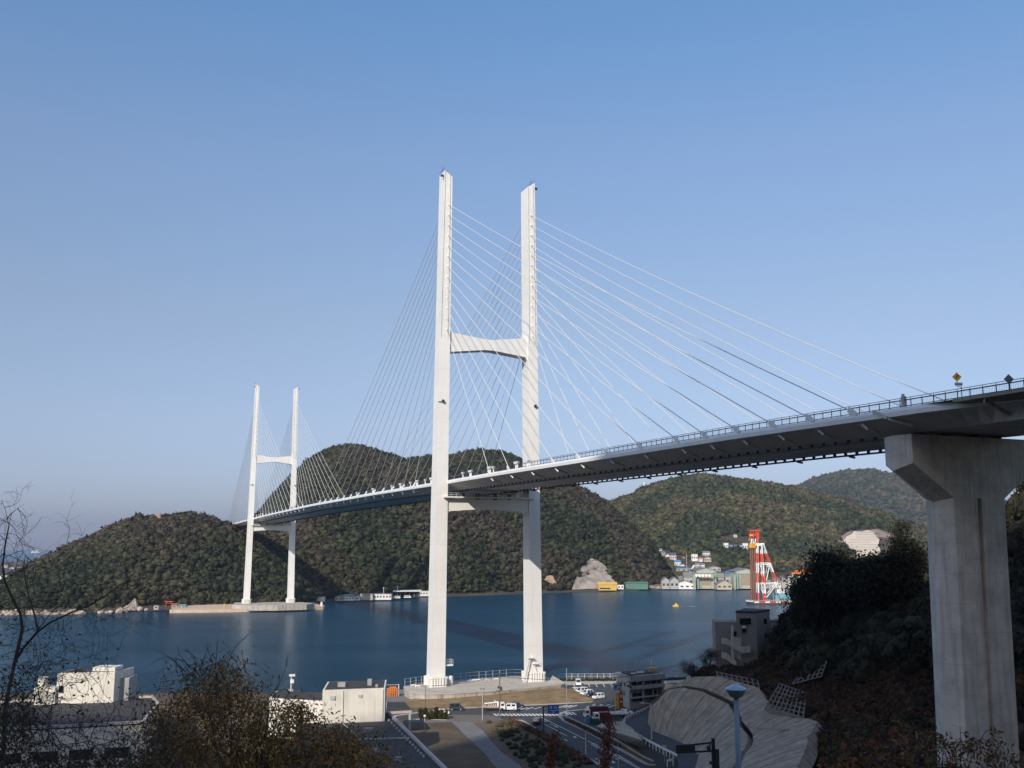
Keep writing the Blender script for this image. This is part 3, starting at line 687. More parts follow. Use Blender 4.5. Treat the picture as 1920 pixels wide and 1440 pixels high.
stripe(mb, (1058, 1386), (1064, 1389), .3); stripe(mb, (1115, 1421), (1160, 1447), .2); stripe(mb, (1000, 1352), (1030, 1351.5), .3); stripe(mb, (1020, 1352.5), (1031, 1352), .3)
for k in range(6): x = 1075+k*14; stripe(mb, (x, 1282.5), (x+3, 1288), .25, 3.066)
o = mb.build('road_marking', paint); tag(o, kind='structure')
# grassy bank between road and platform
mb = MB(); rings = []
for x, yf, yb, zt in ((742, 1327, 1318, 3.1), (775, 1328, 1313, 3.4), (838, 1328, 1309, 3.7), (900, 1325.5, 1305.5, 4.0), (980, 1322, 1300, 4.4), (1040, 1319, 1297, 4.4), (1075, 1317, 1299, 4.1), (1112, 1315, 1311, 3.1)):
    f = G(x, yf, 3.0); b = G(x, yb, 3.0); m1 = f.lerp(b, .45); m1.z = zt*.8+.6; b2 = b.copy(); b2.z = zt; f.z = 2.95; e = b.copy(); e.z = 2.6; e.y += 1
    rings.append([f, m1, b2, e])
mb.loft(rings, closed=False); o = mb.build('grass_bank', mat('autumn_grass', (.23, .155, .075), .95, var=.4, scale=.25, bump=.6, bscale=2)); tag(o, kind='structure')
# tower platform
def platform(name, outline, z0, z1, label, group=None):
    mb = MB(); mb.prism(outline, z0, z1, m=0)
    for i in range(len(outline)):                   # side wall uses stained concrete
        pass
    n = len(outline); mb.m = [1]*n+[0]*(len(mb.f)-n)
    mb.prism([(x, y) for x, y in outline], z1+.003, z1+.28, m=0)
    v0 = len(mb.v)-2*n
    cx = sum(p[0] for p in outline)/n; cy = sum(p[1] for p in outline)/n
    for i in range(v0, len(mb.v)): x, y, z = mb.v[i]; mb.v[i] = (cx+(x-cx)*1.004, cy+(y-cy)*1.012, z)
    o = mb.build(name, [conc2, conc_st]); return o
PL = [tuple(p[:2]) for p in (G(757, 1287, 5), G(759, 1293, 5), G(770, 1298, 5), G(800, 1301, 5), G(850, 1300, 5), G(920, 1296, 5), G(1000, 1289, 5), G(1052, 1283.5, 5), G(1060, 1281.5, 5), G(1057, 1278.5, 5), G(1039, 1271, 5), G(960, 1268, 5), G(880, 1274.5, 5), G(800, 1281, 5))]
t = empty('tower_platform', 'pale curved concrete platform under the near tower', 'platform', (0, 0, 0))
o = platform('slab', PL, 1.0, 4.75, ''); o.parent = t
mb = MB(); q = [(1026, 1283.5), (1060, 1280.5), (1039, 1270.5)]
P = [G(a, b, 5.0) for a, b in q]; apex = D(1036, 1269.5, P[0].y+9); apex.z = 6.6
mb.add([P[0], P[1], P[2], apex], [(0, 1, 3), (1, 2, 3), (2, 0, 3)]); mb.build('sloped_cap', conc2, t)
for (a, b) in ((775, 1287), (783, 1288.5), (897, 1277), (913, 1276), (930, 1275), (889, 1277.5)):
    p = G(a, b, 5); mb = MB(); mb.tube([(p.x-.6, p.y, 5), (p.x-.6, p.y, 5.45), (p.x+.6, p.y, 5.45), (p.x+.6, p.y, 5)], .18, 6); mb.build('mooring_bollard', white, t)
p = G(843.5, 1284.5, 5); mb = MB(); mb.tube([(p.x, p.y, 4.9), (p.x, p.y, 7.4)], 1.0, 14); mb.tube([(p.x, p.y, 7.4), (p.x, p.y, 7.75), (p.x, p.y, 7.9)], [1.0, .8, .1], 14)
o = mb.build('storage_cabinet', white); tag(o, 'small round white cabinet beside the left foot of the near tower', 'cabinet')
# wire fences
def fence(name, label, pts, h, step, m, z, rails=3, mesh=False, group=None):
    P = [Vector(p) for p in pts]; t = empty(name, label, 'fence', P[0], 0, group); o0 = P[0]
    pm = MB(); rm = MB()
    for A, B_ in zip(P, P[1:]):
        L = (B_-A).length; n = max(1, round(L/step))
        for k in range(n+1): c = A.lerp(B_, k/n)-o0; pm.beam(c, c+Vector((0, 0, h)), .12, .12)
        for r in range(rails): dzv = Vector((0, 0, h*(.12+.85*r/(rails-1)))); rm.beam(A-o0+dzv, B_-o0+dzv, .05, .05)
        if mesh:
            q = int(L/.45)
            for k in range(q): c = A.lerp(B_, k/q)-o0; rm.beam(c+Vector((0, 0, .2)), c+Vector((0, 0, h-.05)), .035, .035)
    pm.build('fence_post', m, t); rm.build('fence_rail', m, t); return t
galv = mat('galvanised_steel', (.42, .44, .44), .5, var=.1); fwhite = mat('fence_white', (.62, .63, .62), .6, var=.05)
fence('wire_fence', 'grey wire fence along the water edge of the tower platform', [G(a, b, 5.03) for a, b in ((759, 1287.5), (800, 1281.5), (820, 1280))], 2.4, 2.2, galv, 5)
fence('wire_fence', 'grey wire fence on the platform between the two tower legs', [G(a, b, 5.03) for a, b in ((852, 1277.5), (885, 1274.5), (962, 1268.8), (978, 1269.2))], 2.4, 2.4, galv, 5)
fence('panel_fence', 'white panel fence along the quay behind the car park', [G(a, b, 3.03) for a, b in ((1048, 1274.5), (1156, 1274))], 2.0, 2.2, fwhite, 3, mesh=True)
fence('panel_fence', 'pale fence on the quay right of the grey building', [G(a, b, 3.03) for a, b in ((1240, 1273), (1285, 1271.5))], 2.0, 2.6, galv, 3, mesh=True)
def hedge(name, label, pts, w, h, tintc, z, seed, n=None, lsz=.16):
    r = np.random.default_rng(seed); P = [Vector(p) for p in pts]; V = []; 
    tot = sum((b-a).length for a, b in zip(P, P[1:])); n = n or int(tot*w*h*90)
    o0 = P[0]
    for _ in range(n):
        t = r.random()*tot; 
        for a, b in zip(P, P[1:]):
            L = (b-a).length
            if t <= L: c = a.lerp(b, t/L); d = (b-a)/L; break
            t -= L
        nn = Vector((-d.y, d.x, 0)); u = r.uniform(-1, 1); k = r.random()**.5
        lump = .8+.35*math.sin(c.x*3.1)*math.cos(c.x*1.3+c.y)
        q = c-o0+nn*u*w/2+Vector((0, 0, k*h*lump)); s = r.normal(size=(3, 3))*lsz; V.append(np.array(q[:])[None]+s)
    V = np.concatenate(V); Fc = np.arange(len(V)).reshape(-1, 3); T = np.repeat(np.array(tintc)[None]*r.uniform(.6, 1.4, (len(Fc), 1)), 3, 0)
    o = npmesh(name, V, Fc, leafm, tint=T); o.location = o0; return o
o = hedge('low_hedge', '', [G(1050, 1277.5, 3), G(1156, 1276.8, 3)], 1.6, .9, (.05, .05, .025), 3, 41); tag(o, 'low dark hedge at the foot of the white quay fence', 'hedge')
o = hedge('low_hedge', '', [G(1244, 1276, 3), G(1286, 1274.5, 3)], 1.6, .9, (.05, .05, .025), 3, 42); tag(o, 'low dark hedge right of the grey building', 'hedge')
o = hedge('clipped_hedge', '', [G(786, 1349, 3), G(838, 1348.5, 3)], 2.6, 2.6, (.045, .045, .018), 3, 43, lsz=.2); tag(o, 'tall clipped green hedge beside the garage canopy', 'hedge')
o = hedge('kerb_planting', '', [G(1062, 1351, 3), G(1096, 1368, 3), G(1140, 1391, 3), G(1160, 1401, 3)], 1.4, .6, (.075, .06, .04), 3, 44); tag(o, 'strip of low brown planting along the curved kerb', 'hedge')
o = hedge('kerb_planting', '', [G(955, 1352, 3), G(1000, 1372, 3), G(1056, 1404, 3), G(1105, 1434, 3)], 2.2, .8, (.11, .07, .045), 3, 45); tag(o, 'strip of reddish shrubs along the left side of the main road', 'hedge')

# ------------------------------------------------------------------ buildings on the near shore
def bld(name, label, cat='building', group=None): return empty(name, label, cat, (0, 0, 0), 0, group)
def wallbox(mb, P, z0, z1, m=None): mb.prism([(p[0], p[1]) for p in P], z0, z1, m); return mb
def parapet(mb, P, z, h, w, m=None):
    n = len(P); c = Vector((sum(p[0] for p in P)/n, sum(p[1] for p in P)/n, 0))
    for i in range(n):
        a = Vector((P[i][0], P[i][1], z+h/2)); b = Vector((P[(i+1) % n][0], P[(i+1) % n][1], z+h/2)); mb.beam(a, b, w, h+.02*i, m)
def XY(a, b, z): p = G(a, b, z); return (p.x, p.y)
# long white hall (centre left) with black roof in front
t = bld('white_hall', 'long windowless white hall with dark flat roofs left of the near tower')
zt, zm, zr = 18.2, 16.0, 11.5
A0, A1 = XY(605, 1294, zt), XY(722, 1290, zt); dd = 13.0; A0x, A1x = A0, A1; wg_ = mat('roof_unit_grey', (.33, .33, .32), .7, var=.2)
def back(p, d, rot=-.10): return (p[0]+d*math.sin(rot), p[1]+d*math.cos(rot))
mb = MB(); blk = [A0, A1, back(A1, dd), back(A0, dd)]; wallbox(mb, blk, 8, zt); mb.build('tall_block', cream, t)
mb = MB(); inn = [(p[0]*.99+.0, p[1]) for p in blk]; mb.prism([(A0[0]+.35, A0[1]+.35), (A1[0]-.35, A1[1]+.35), (back(A1, dd-.4)[0]-.35, back(A1, dd-.4)[1]), (back(A0, dd-.4)[0]+.35, back(A0, dd-.4)[1])], zt-.3, zt+.05); mb.build('roof', roofd, t)
mb = MB(); B0, B1 = XY(505, 1309, zm), (A0[0]-.02, A0[1]+.25); blk = [B0, B1, back(B1, dd-2), back(B0, dd-2)]; wallbox(mb, blk, 8, zm); mb.build('low_block', cream, t)
mb = MB(); mb.prism([(B0[0]+.35, B0[1]+.35), (B1[0]-.1, B1[1]+.35), back((B1[0]-.1, B1[1]), dd-2.4), back((B0[0]+.35, B0[1]), dd-2.4)], zm-.3, zm+.05); mb.build('roof', roofd, t)
C0, C1 = XY(562, 1310, zm-.6), XY(586, 1309, zm-.6); mb = MB(); wallbox(mb, [(C0[0], C0[1]-2.2), (C1[0], C1[1]-2.2), C1, C0], 8, zm-.6); mb.build('stair_block', cream, t)
# front wing with flat black roof
R0, R1, R2, R3 = XY(560, 1353, zr), XY(728, 1338, zr), XY(850, 1460, zr), XY(520, 1490, zr)
mb = MB(); wallbox(mb, [R0, R1, R2, R3], 2.5, zr-.25); mb.build('front_wing', cream, t)
mb = MB(); wallbox(mb, [R0, R1, R2, R3], zr-.25, zr); mb.build('roof', roofd, t)
mb = MB(); cl = mat('coping', (.50, .44, .42), .7, var=.1, streak=.2)
for p, q, hh in ((R1, R2, .5), (R0, R1, .45)): mb.beam((p[0], p[1], zr+hh/2), (q[0], q[1], zr+hh/2), .55, hh)
mb.build('coping', cl, t)
mb = MB(); a, b = XY(672, 1388, zr), XY(768, 1385, zr); mb.beam((a[0], a[1], zr+.15), (b[0], b[1], zr+.15), .25, .25)
a, b = XY(630, 1346, zr), XY(668, 1380, zr); mb.beam((a[0], a[1], zr+.08), (b[0], b[1], zr+.08), .2, .12)
mb.build('roof_joint', galv, t)
mb = MB()
for k in range(14):
    f = k/13; p = XY(lerp(735, 800, f)-6, lerp(1352, 1420, f), zr); mb.box((p[0], p[1], zr+.2), (.35, .5, .35))
mb.build('roof_vent_row', galv, t)
p0, p1 = A0x, A1x
for f, zz, nm, sz in ((.97, 13.5, 'downpipe', (.14, .16, 9.0)), (.33, 13.5, 'downpipe', (.14, .16, 9.0)), (.16, 16.6, 'louvre', (1.1, .08, .8)), (.60, 16.8, 'louvre', (.8, .08, .6))):
    mb = MB(); mb.box((lerp(p0[0], p1[0], f), lerp(p0[1], p1[1], f)-.1, zz), sz); mb.build(nm, galv, t)
for fx, fy, sz in ((.25, 5, (1.6, 1.2, .9)), (.7, 7, (.9, .9, 1.3)), (.85, 4, (.5, .5, .6))):
    mb = MB(); mb.box((lerp(p0[0], p1[0], fx), p0[1]+fy, zt+.05+sz[2]/2), sz); mb.build('roof_unit', wg_, t)
for a_, b_, sz in ((690, 1372, (1.8, 1.2, .7)), (705, 1410, (1.2, 1.2, .6)), (745, 1425, (1.4, .9, .5))):
    p = XY(a_, b_, zr); mb = MB(); mb.box((p[0], p[1], zr+sz[2]/2), sz); mb.build('roof_unit', wg_, t)
# canopy at right of the hall
t2 = bld('garage_canopy', 'flat dark canopy on posts at the right end of the white hall', 'canopy')
zc = 8.8; K = [XY(722, 1335, zc), XY(772, 1332, zc), XY(758, 1317, zc), XY(724, 1317, zc)]
mb = MB(); wallbox(mb, K, zc-.55, zc); mb.build('canopy_edge', cl, t2); mb = MB(); wallbox(mb, [(p[0]*.985-.3, p[1]*1.0015) for p in K], zc, zc+.05); mb.build('roof', roofd, t2)
for a in ((768, 1335), (741, 1338)): p = XY(*a, zc); mb = MB(); mb.box((p[0], p[1]+.9, 5.6), (.55, .55, 5.2)); mb.build('column', greyb, t2)
# white building far left with roof house
t = bld('white_roof_house_building', 'white building at far left with a tall box on its dark roof')
zr = 12.0
Q = [XY(-120, 1362, zr), XY(262, 1322, zr), XY(288, 1352, zr), XY(262, 1372, zr), XY(-160, 1400, zr)]
QB = [XY(-120, 1330, zr), XY(300, 1306, zr), XY(272, 1352, zr), XY(272, 1372, zr), XY(-160, 1412, zr)]
S0 = [XY(-120, 1322, zr), XY(285, 1308, zr), XY(296, 1322, zr), XY(268, 1356, zr), XY(-160, 1378, zr)]
mb = MB(); wallbox(mb, S0, 2.5, zr-.3); mb.build('wall', cream, t)
mb = MB(); wallbox(mb, S0, zr-.3, zr); mb.build('roof', roofd, t)
mb = MB(); n = 5
for i in (0, 1, 2, 3): p, q = S0[i], S0[i+1]; mb.beam((p[0], p[1], zr+.25), (q[0], q[1], zr+.25), .5, .5+.01*i)
mb.build('coping', cl, t)
A0, A1 = XY(104, 1320, zr), XY(212, 1317, zr); hz = zr+9.0; dd = 9
mb = MB(); top = D(104, 1262, A0[1]).z; blk = [A0, A1, back(A1, dd, .12), back(A0, dd, .12)]; wallbox(mb, blk, zr, top); o = mb.build('roof_house', cream, t)
mb = MB(); wallbox(mb, [(A0[0]+.3, A0[1]+.3), (A1[0]-.3, A1[1]+.3), back((A1[0]-.3, A1[1]), dd-.3, .12), back((A0[0]+.3, A0[1]), dd-.3, .12)], top-.2, top+.04); mb.build('roof_top', roofd, t)
mb = MB(); c = A0[0]+.55*(A1[0]-A0[0]); mb.prism([(c, A0[1]+3), (A1[0]-.3, A0[1]+3), (A1[0]-.3, A0[1]+8), (c, A0[1]+8)], top+.04, top+.9); mb.build('stair_head', cream, t)
mb = MB(); mb.box((lerp(A0[0], A1[0], .08), A0[1]-.02, zr+3.3), (.9, .12, 1.5)); mb.build('window', glass, t)
A2, A3 = XY(214, 1314, zr), XY(240, 1313, zr); mb = MB(); wallbox(mb, [A2, A3, back(A3, 7), back(A2, 7)], zr, D(214, 1272, A2[1]).z); mb.build('side_block', greyb, t)
A2, A3 = XY(62, 1322, zr), XY(102, 1321, zr); mb = MB(); wallbox(mb, [A2, A3, back(A3, 5), back(A2, 5)], zr, D(70, 1290, A2[1]).z); o = mb.build('side_block', cream, t)
mb = MB(); p = XY(76, 1300, zr+2); mb.tube([(A2[0]+1.2, A2[1]+1.5, zr+3), (A2[0]+1.2, A2[1]+1.5, zr+6)], 1.1, 12); mb.build('water_tank', cream, t)
mb = MB()
for k in range(7): x = lerp(A2[0], A3[0], k/6); mb.beam((x, A2[1]-.3, zr+1.2), (x, A2[1]-.3, zr+2.8), .1)
for z in (1.4, 2.0, 2.6): mb.beam((A2[0], A2[1]-.3, zr+z), (A3[0], A2[1]-.3, zr+z), .08)
mb.build('roof_railing', galv, t)
mb = MB()
for k in range(5): p = XY(72+k*33, 1334, zr-2); q0 = S0[3]; q1 = S0[4]; f = .12+.11*k; mb.box((lerp(q0[0], q1[0], f), lerp(q0[1], q1[1], f)-.3, zr-1.1), (.4, .5, .6))
mb.build('wall_spout_row', white, t)
mb = MB()
for k in range(5):
    f = .06+.16*k; q0, q1 = S0[3], S0[4]; f2 = f+.11
    mb.beam((lerp(q0[0], q1[0], f), lerp(q0[1], q1[1], f)-.0, zr-5.4), (lerp(q0[0], q1[0], f2), lerp(q0[1], q1[1], f2)-.0, zr-5.4), .3, 1.9)
mb.build('window_band', glass, t)
# camera mast behind hall
p = G(518, 1308, 12); t = empty('camera_mast', 'white mast with a camera head behind the long white hall', 'mast', (p.x, p.y+16, 3))
mb = MB(); zt_ = D(518, 1266, p.y+16).z-3
for q in ((-.9, 0), (.9, 0)): mb.tube([(q[0], 0, 0), (q[0]*.5, 0, zt_*.72)], .1, 6)
mb.tube([(0, 0, zt_*.5), (0, 0, zt_)], .14, 6); mb.beam((-.6, 0, zt_*.6), (.6, 0, zt_*.6), .1); mb.build('mast_pole', white, t)
mb = MB(); mb.box((.2, -.1, zt_), (1.5, .7, .5), .2); mb.box((.25, 0, zt_-1.5), (.9, .6, .9)); mb.build('camera_head', white, t)

# grey three-storey building
t = bld('grey_office_building', 'grey three-storey building with balconies beside the car park')
Y0 = 288.0; z0 = 3.0
a = D(1206, 1325, Y0); b = D(1243, 1325, Y0+5.5); cL = D(1156, 1325, Y0+9)
a = Vector((a.x, a.y, 0)); b = Vector((b.x, b.y, 0)); cL = Vector((cL.x, cL.y, 0)); b2 = b+(cL-a)
zt = D(1206, 1264, Y0).z
u = (b-a).normalized(); v = (cL-a).normalized(); W = (b-a).length; DL = (cL-a).length
# orientation: long street front a->b faces the camera, side face a->cL faces left
fr = D(1181, 1325, Y0-1); fr = Vector((fr.x, fr.y, 0))
def PT(p, q, z): w = fr+u*p*1.0+v*q; return Vector((w.x, w.y, z))
u = (b-fr).normalized(); W = (b-fr).length; v = (cL-fr).normalized(); DL = (cL-fr).length
mb = MB(); wallbox(mb, [PT(0, 0, 0), PT(W, 0, 0), PT(W, DL, 0), PT(0, DL, 0)], z0, zt-.9); mb.build('wall', greyb, t)
mb = MB(); fl = (zt-z0)/3.1
for k, (z, s) in enumerate(((zt-1.6, 1.5), (z0+fl*1.75, .9), (z0+fl*.85, .25))):
    mb.beam(PT(-.2, -.55, z+.5), PT(W+.2, -.55, z+.5), 1.3, s)
wallbox(mb, [PT(-.25, -.25, 0), PT(W+.25, -.25, 0), PT(W+.25, DL+.25, 0), PT(-.25, DL+.25, 0)], zt-.95, zt-.6)
mb.build('balcony', greyb, t)
mb = MB(); wallbox(mb, [PT(1, 1, 0), PT(W*.95, 1, 0), PT(W*.95, DL*.8, 0), PT(1, DL*.8, 0)], zt-.6, zt-.2); mb.build('roof', roofd, t)
for k, (f0, f1, zc, hh) in enumerate(((.47, .62, .62, 1.4), (.66, .8, .62, 1.4), (.83, .95, .62, 1.4), (.08, .2, .62, 1.9), (.26, .34, .62, 1.3), (.45, .68, .33, 2.2), (.73, .82, .36, 1.3), (.08, .36, .27, 2.2), (.86, .9, .3, 2.4))):
    mb = MB(); z = lerp(z0, zt, zc+.06); mb.beam(PT(W*f0, -.03, z), PT(W*f1, -.03, z), .12, hh); mb.build('window', glass, t)
for k, (f, z) in enumerate(((.3, .68), (.55, .66), (.8, .63), (.35, .4), (.6, .4))):
    mb = MB(); z = lerp(z0, zt, z); mb.beam(PT(-.03, DL*f, z), PT(-.03, DL*(f+.1), z), .12, 1.2); mb.build('window', glass, t)
mb = MB(); mb.beam(PT(W*.38, -.5, z0), PT(W*.38, -.5, zt-1.8), .5, .5, up=u); mb.beam(PT(W*.97, -.6, z0), PT(W*.97, -.6, zt-1), .45, .9, up=u); mb.build('pilaster', greyb, t)
mb = MB(); mb.box(PT(W*.78, -.6, z0+2.5), (.9, .5, .8)); mb.build('air_conditioner', white, t)
mb = MB(); p = PT(W*.8, 2, zt); mb.box(p+Vector((0, 0, .3)), (2.2, 1.6, 1.6)); mb.build('rooftop_tank', mat('tank_ochre', (.35, .28, .14), .7), t)
mb = MB()
for k in range(5): mb.beam(PT(W*(.25+.045*k), .4, zt+.35), PT(W*(.25+.045*k)+.3, .4, zt+.35), .3, .5)
mb.beam(PT(W*.1, 1, zt+.1), PT(W*.22, 1, zt+.1), .4, .3); mb.build('roof_washing', white, t)
mb = MB()
for q in (.05, .35, .85): mb.tube([PT(W*q, DL*.4, zt-.5), PT(W*q, DL*.4, zt+3)], .035, 5)
mb.build('aerial', galv, t)

# roadside billboards
def billboard(label, p, w, h, zc, rz, cols, legs=True, writing=None):
    t = empty('billboard', label, 'billboard', (p[0], p[1], 3), rz)
    n = len(cols)
    for k, c in enumerate(cols):
        mb = MB()
        if isinstance(c, tuple) and len(c) == 4: pass
        mb.box((-w/2+(k+.5)*w/n, 0, zc-3), (w/n-.02, .25, h)); mb.build('board', c, t)
    if writing:
        mb = MB()
        for (x, z, a, b) in writing: mb.box((x*w, -.14, zc-3+z*h), (a*w, .02, b*h))
        mb.build('lettering', paint, t)
    if legs:
        for q in (-w*.42, w*.42): mb = MB(); mb.tube([(q, .25, 0), (q, .25, zc-3+h/2)], .1, 6); mb.build('support_post', galv, t)
    return t
blue = mat('sign_blue', (.03, .16, .38), .5, var=.08); yel = mat('board_yellow', (.62, .42, .10), .6, var=.12); redb = mat('board_red', (.38, .05, .035), .6, var=.2)
p = G(1161, 1326, 3); billboard('blue and white billboard high on posts left of the grey building', (p.x, p.y+3), 2.6, 2.2, D(1161, 1288, p.y+3).z, .5, [blue], writing=[(0, .36, .9, .22), (.1, 0, .5, .16), (-.15, -.22, .5, .1), (0, -.42, .95, .13)])
p = G(1161, 1336, 3); billboard('yellow and red billboard behind the parked trucks', (p.x, p.y), 2.5, 4.2, D(1161, 1313, p.y).z, .5, [yel, redb], writing=[(.2, .25, .1, .2), (.35, .25, .08, .2), (.25, -.1, .2, .1)])

# ------------------------------------------------------------------ vehicles
def car(label, p, rz, body, kind='sedan', name='parked_car', cat='car', group=None, scale=1.0):
    t = empty(name, label, cat, p, rz, group)
    L, W_, prof = {'sedan': (4.4, 1.7, [(-2.2, .35), (-2.2, .85), (-1.9, .95), (-1.35, 1.0), (-.85, 1.42), (.75, 1.42), (1.25, .95), (2.1, .8), (2.2, .6), (2.2, .35)]),
                   'van': (3.9, 1.65, [(-1.95, .35), (-1.95, 1.1), (-1.8, 1.78), (-1.6, 1.85), (.8, 1.85), (1.3, 1.1), (1.85, .95), (1.95, .7), (1.95, .35)]),
                   'wagon': (4.3, 1.75, [(-2.15, .35), (-2.15, .95), (-1.85, 1.6), (.4, 1.6), (1.0, 1.0), (2.05, .85), (2.15, .6), (2.15, .35)])}[kind]
    mb = MB(); rings = []
    for w, k in ((-W_/2, .93), (-W_/2+.08, 1), (W_/2-.08, 1), (W_/2, .93)):
        rings.append([(x*k if z > .95 else x, w*(.86 if z > 1.2 else 1), z) for x, z in prof])
    mb.loft(rings); mb.build('body', body, t, smooth_=False)
    top = max(z for x, z in prof); lo = 1.0
    g = {'sedan': [(-1.25, -.1), (0, .95)], 'van': [(-1.6, -.5), (-.35, .85)], 'wagon': [(-1.75, -.75), (-.65, .45)]}[kind]
    for q in (-1, 1):
        for x0, x1 in g:
            mb = MB(); y0 = W_/2*.965; y1 = W_/2*.9; mb.loft([[(x0, q*(y0+.03), lo), (x1, q*(y0+.03), lo), (x1-.12, q*(y1+.02), top-.12), (x0+.1, q*(y1+.02), top-.12)], [(x0, q*(y0-.05), lo), (x1, q*(y0-.05), lo), (x1-.12, q*(y1-.06), top-.12), (x0+.1, q*(y1-.06), top-.12)]]); mb.build('side_window', glass, t)
    xs = {'sedan': (1.22, .78, -1.33, -.9), 'van': (1.33, .86, -1.93, -1.83), 'wagon': (1.0, .45, -2.12, -1.9)}[kind]
    for nm, x0, x1 in (('windscreen', xs[0], xs[1]), ('rear_window', xs[2], xs[3])):
        e = .04 if nm == 'windscreen' else -.04; mb = MB(); w = W_/2*.8; mb.loft([[(x0+e, -w, 1.02), (x0+e, w, 1.02), (x1+e, w*.95, top-.08), (x1+e, -w*.95, top-.08)], [(x0-e, -w, 1.02), (x0-e, w, 1.02), (x1-e, w*.95, top-.08), (x1-e, -w*.95, top-.08)]]); mb.build(nm, glass, t)
    for x in (-L*.31, L*.31):
        for q in (-1, 1):
            mb = MB(); mb.tube([(x, q*(W_/2-.18), .32), (x, q*(W_/2+.03), .32)], .32, 12); w = mb.build('wheel', tyre, t)
            mb = MB(); mb.tube([(x, q*(W_/2+.02), .32), (x, q*(W_/2+.045), .32)], .17, 8); mb.build('rim', galv, w)
    for q in (-.55, .55):
        mb = MB(); mb.box((L/2-.02, q, .7), (.08, .32, .16)); mb.build('headlight', paint, t)
        mb = MB(); mb.box((-L/2+.01, q*1.1, .85), (.06, .22, .2)); mb.build('tail_light', mat('tail_red', (.35, .02, .02), .4), t)
    t.scale = (scale, scale, scale); return t
cw = mat('car_white', (.78, .78, .77), .3, var=.03); cd = mat('car_dark_green', (.03, .045, .045), .3); cb = mat('car_blue', (.02, .03, .08), .3); cbk = mat('car_black', (.03, .02, .022), .3)
gr = 'cars in the car park'
def GP(a, b, z=3.05): p = G(a, b, z); return (p.x, p.y, z)
car('dark hatchback on the road below the left tower leg', GP(856, 1331.5), -.05, cd, 'van')
car('white boxy kei van on the road just right of the dark utility pole', GP(955.5, 1332), math.pi-.03, cw, 'van')
car('dark blue car passing behind the white boxy van', GP(969, 1326.5), 0.0, cb, 'sedan')
car('white car half hidden behind the clipped hedge', GP(827, 1340), .1, cw, 'sedan')
car('black car with red tail lights waiting before the zebra crossing', GP(1007.5, 1357.5), math.pi/2-.2, cbk, 'wagon')
car('white van alone at the quay side of the car park', GP(1084, 1285), -math.pi/2, cw, 'van', group=gr, scale=1.05)
car('white car at the left end of the parked row', GP(1080, 1298), math.pi+.5, cw, 'sedan', group=gr)
car('white van second in the parked row', GP(1091, 1300.5), math.pi+.6, cw, 'van', group=gr)
car('white estate car third in the parked row', GP(1100, 1303.5), math.pi+.7, cw, 'wagon', group=gr)
car('blue-black car fourth in the parked row', GP(1110, 1306.5), math.pi+.7, cb, 'sedan', group=gr)
car('small white kei truck at the right end of the parked row', GP(1122, 1310.5), math.pi+.6, cw, 'van', group=gr, scale=.92)
def truck(label, p, rz, bodym, L, bw, bh, bed='box', cabm=None, name='parked_truck'):
    t = empty(name, label, 'truck', p, rz); cabm = cabm or cw
    mb = MB(); mb.loft([[(x, y, z) for x, z in ((L/2-1.5, .5), (L/2, .5), (L/2, 1.3), (L/2-.25, 2.25), (L/2-1.5, 2.3))] for y in (-bw/2, bw/2)]); mb.build('cab', cabm, t)
    mb = MB(); mb.loft([[(L/2+.03, y, 1.3), (L/2-.19, y, 2.12), (L/2-.26, y, 2.1), (L/2-.04, y, 1.3)] for y in (-bw/2+.12, bw/2-.12)]); mb.build('windscreen', glass, t)
    for q in (-1, 1): mb = MB(); mb.box((L/2-.75, q*bw/2, 1.7), (.8, .06, .6)); mb.build('side_window', glass, t)
    mb = MB(); mb.box((-.75, 0, .7), (L-1.5, bw*.8, .25)); mb.build('chassis', darksteel, t)
    if bed == 'box':
        mb = MB(); mb.loft([[(x, y, z) for x, z in ((-L/2, .9), (L/2-1.6, .9), (L/2-1.6, .9+bh), (-L/2+.4, .9+bh), (-L/2, .9+bh*.6))] for y in (-bw/2, bw/2)]); mb.build('cargo_body', bodym, t)
    else:
        mb = MB(); mb.box((-.8, 0, .95), (L-1.6, bw, .16)); 
        for q in (-1, 1): mb.box((-.8, q*bw/2, 1.15), (L-1.6, .08, .4))
        mb.build('flat_bed', bodym, t)
        mb = MB()
        if bed == 'crane':
            mb.beam((L/2-2, 0, 1), (L/2-2, 0, 2.4), .4); mb.beam((L/2-2, 0, 2.3), (-L/2+.5, .1, 1.9), .3); mb.beam((L/2-2.2, 0, 2.3), (0, -.2, 2.7), .2)
            for k in range(4): mb.beam((-1.6+k*.6, -.7, 1), (-1.2+k*.6, .7, 1.9), .12)
        else:
            mb.beam((L/2-2, -bw/2, 1), (-L/2, -bw/2, 1.4), .25); mb.beam((L/2-1.8, 0, 1), (L/2-1.8, 0, 2.2), .5, bw*.9); mb.beam((-L/2+.3, -.6, 1.3), (-L/2+.3, .6, 1.3), .3)
        mb.build('hoist', cw, t)
    for x in (L/2-.85, -L/2+1.0):
        for q in (-1, 1): mb = MB(); mb.tube([(x, q*(bw/2-.3), .45), (x, q*(bw/2+.02), .45)], .45, 12); mb.build('wheel', tyre, t)
    for q in (-.6, .6): mb = MB(); mb.box((L/2+.01, q*bw/2.1, .8), (.06, .3, .18)); mb.build('headlight', paint, t)
    return t
maroon = mat('truck_maroon', (.11, .022, .02), .45, var=.3, scale=.8)
truck('white-cabbed truck with dark red body at the forecourt edge', GP(1118, 1346), math.pi+.12, maroon, 6.6, 2.1, 2.1)
truck('white-cabbed truck parked in front of the dark red one', GP(1128, 1353), math.pi+.2, maroon, 4.6, 1.9, 1.5)
truck('long white flatbed recovery truck parked pointing left', GP(1152, 1345), math.pi+.05, cw, 7.0, 2.1, 1, 'tow')
